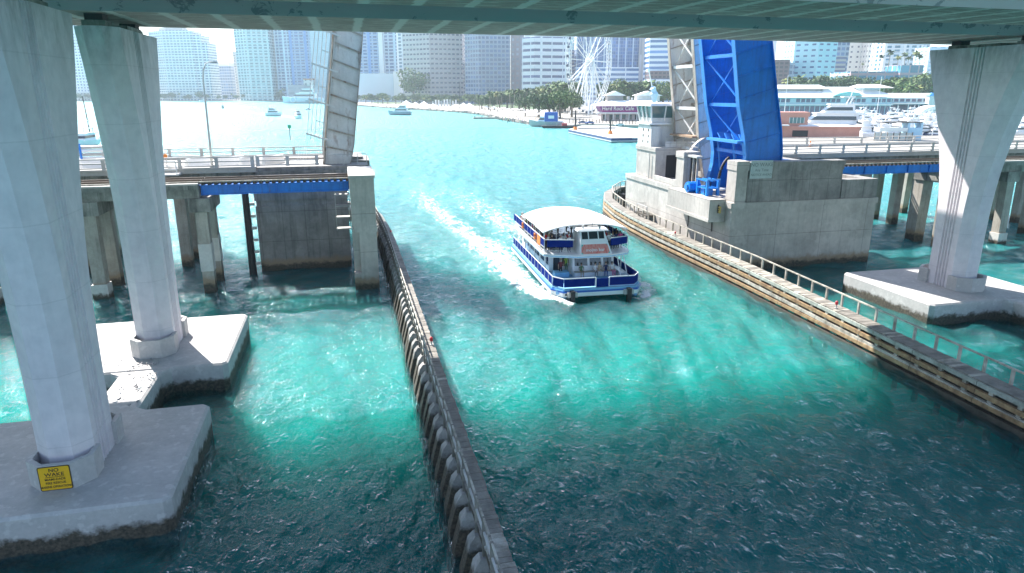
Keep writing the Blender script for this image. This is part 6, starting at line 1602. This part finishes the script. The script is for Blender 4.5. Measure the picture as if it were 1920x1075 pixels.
# ================================================================== marina boats
YP = [yacht('motor_yacht', 21, 5.6, 3.6, 'x','yacht',2), yacht('motor_yacht', 15, 4.6, 3.0,'x','yacht',1), yacht('motor_yacht', 13, 4.2, 2.7,'x','yacht',2,plain('hull_navy',(.02,.04,.14),.3)), yacht('motor_yacht', 17, 5, 3.2,'x','yacht',1,None,True,True)]
for p in YP: KIDS[p.name] = list(p.children)
spots = [(1548,226,0,1.55,172)]
for row,(D,p0,p1,st) in enumerate(((262,1612,1990,15),(280,1600,1990,13),(300,1592,1990,13),(320,1560,1990,12),(342,1590,1990,11),(362,1575,1990,11),(382,1560,1990,10))):
    px = p0
    while px < p1:
        if not (1765 < px+0 < 1835): spots.append((px+rnd.uniform(-3,3), D+rnd.uniform(-4,4), rnd.choice((0,1,1,2,3)), rnd.uniform(.55,.95), rnd.choice((178,-8,165,100,80,95,182))))
        px += st*rnd.uniform(.85,1.3)
MY = []
used = set()
for i,(px,D,k,s_,tr_) in enumerate(spots):
    if i == 0: D = 285
    p = YP[k]
    if k not in used: used.add(k); o = p
    else: o = dup(p)
    o.location = CF(px,D,0); o.rotation_euler = (0,0,CY_R+R(tr_)); o.scale = (s_,)*3; o['group'] = 'boats moored in the marina'; MY.append((round((D-262)/20),px,o,k,i))
MY.sort(key=lambda a:(a[0],a[1])); cnt = {}
rown = {}
for r_,px,o,k,i in MY:
    rown.setdefault(r_, len(rown)); c = cnt.get(r_,0); cnt[r_] = c+1
    kind = ('white two deck yacht','low white cabin cruiser','cabin cruiser with a navy hull','white fishing yacht')[k]
    o['label'] = '%s in the marina, %s row back, %s from the left' % (kind, ordn(rown[r_]), ordn(c)) if i else 'biggest white yacht in the marina, right above the salmon building'
for i,D in enumerate((255,283,310,336,362,388)):
    a = CF(1600,D,0); b_ = CF(1990,D,0); t = thing('marina_pontoon','floating pontoon between the moored boats, %s row from the bridge' % ordn(i),'pontoon',(a+b_)/2,0,'marina pontoons')
    MB().beam(a+Vector((0,0,.4)), b_+Vector((0,0,.4)), 2.0, .5).build('deck', M['road'], t)
    for k in range(9): p = a+(b_-a)*(k/8.0); MB().tube([(p.x,p.y,-1),(p.x,p.y,3.2)], .18, 6).build('pile', M['white' if k%2 else 'rail'], t)
# ================================================================== haze
hm = bpy.data.materials.new('haze'); hm.use_nodes = True; n_ = hm.node_tree; n_.nodes.clear()
o_ = n_.nodes.new('ShaderNodeOutputMaterial'); pv = n_.nodes.new('ShaderNodeVolumePrincipled'); pv.inputs['Color'].default_value = (.80,.90,1,1)
pv.inputs['Density'].default_value = .00013; pv.inputs['Anisotropy'].default_value = .35; n_.links.new(pv.outputs[0], o_.inputs['Volume'])
hz_ = MB().box(-3000,3400,-120,3600,-15.2,262).build('haze', hm); tag(hz_, 'pale sunlit haze over the bay', kind='stuff')

# finer pieces hang under the part they belong to
UNDER = {'wheelhouse_window':'wheelhouse','cabin_window':'lower_cabin','front_window':'front_cabin','window_post':'cabin_glass','slot_window':'stair_wall','penthouse':'wall','balcony':'wall','bench_cushion':'bench',
         'pilaster_cap':'corner_pilaster','column_cap':'column','balcony_lip':'machinery_balcony','upper_window':'wall','shop_front':'wall','mullion':'strip_window','door_post':'door_opening','oval_pane':'oval_window',
         'coping':'near_wall','wall_band':'near_wall','lens':'stand','pile_jacket':'pile','lamp_head':'post','base_cornice':'base_room','clerestory':'lower_roof','corbel':'lower_shaft','bearing':'bearing_plinth','spud_collar':'spud','flag_pole':'upper_storey'}
last = {}
for ob, par, nm_ in CREATED:
    try: ob.name
    except ReferenceError: continue
    last[(par, nm_)] = ob
    tgt = UNDER.get(nm_)
    if tgt and (par, tgt) in last: ob.parent = last[(par, tgt)]
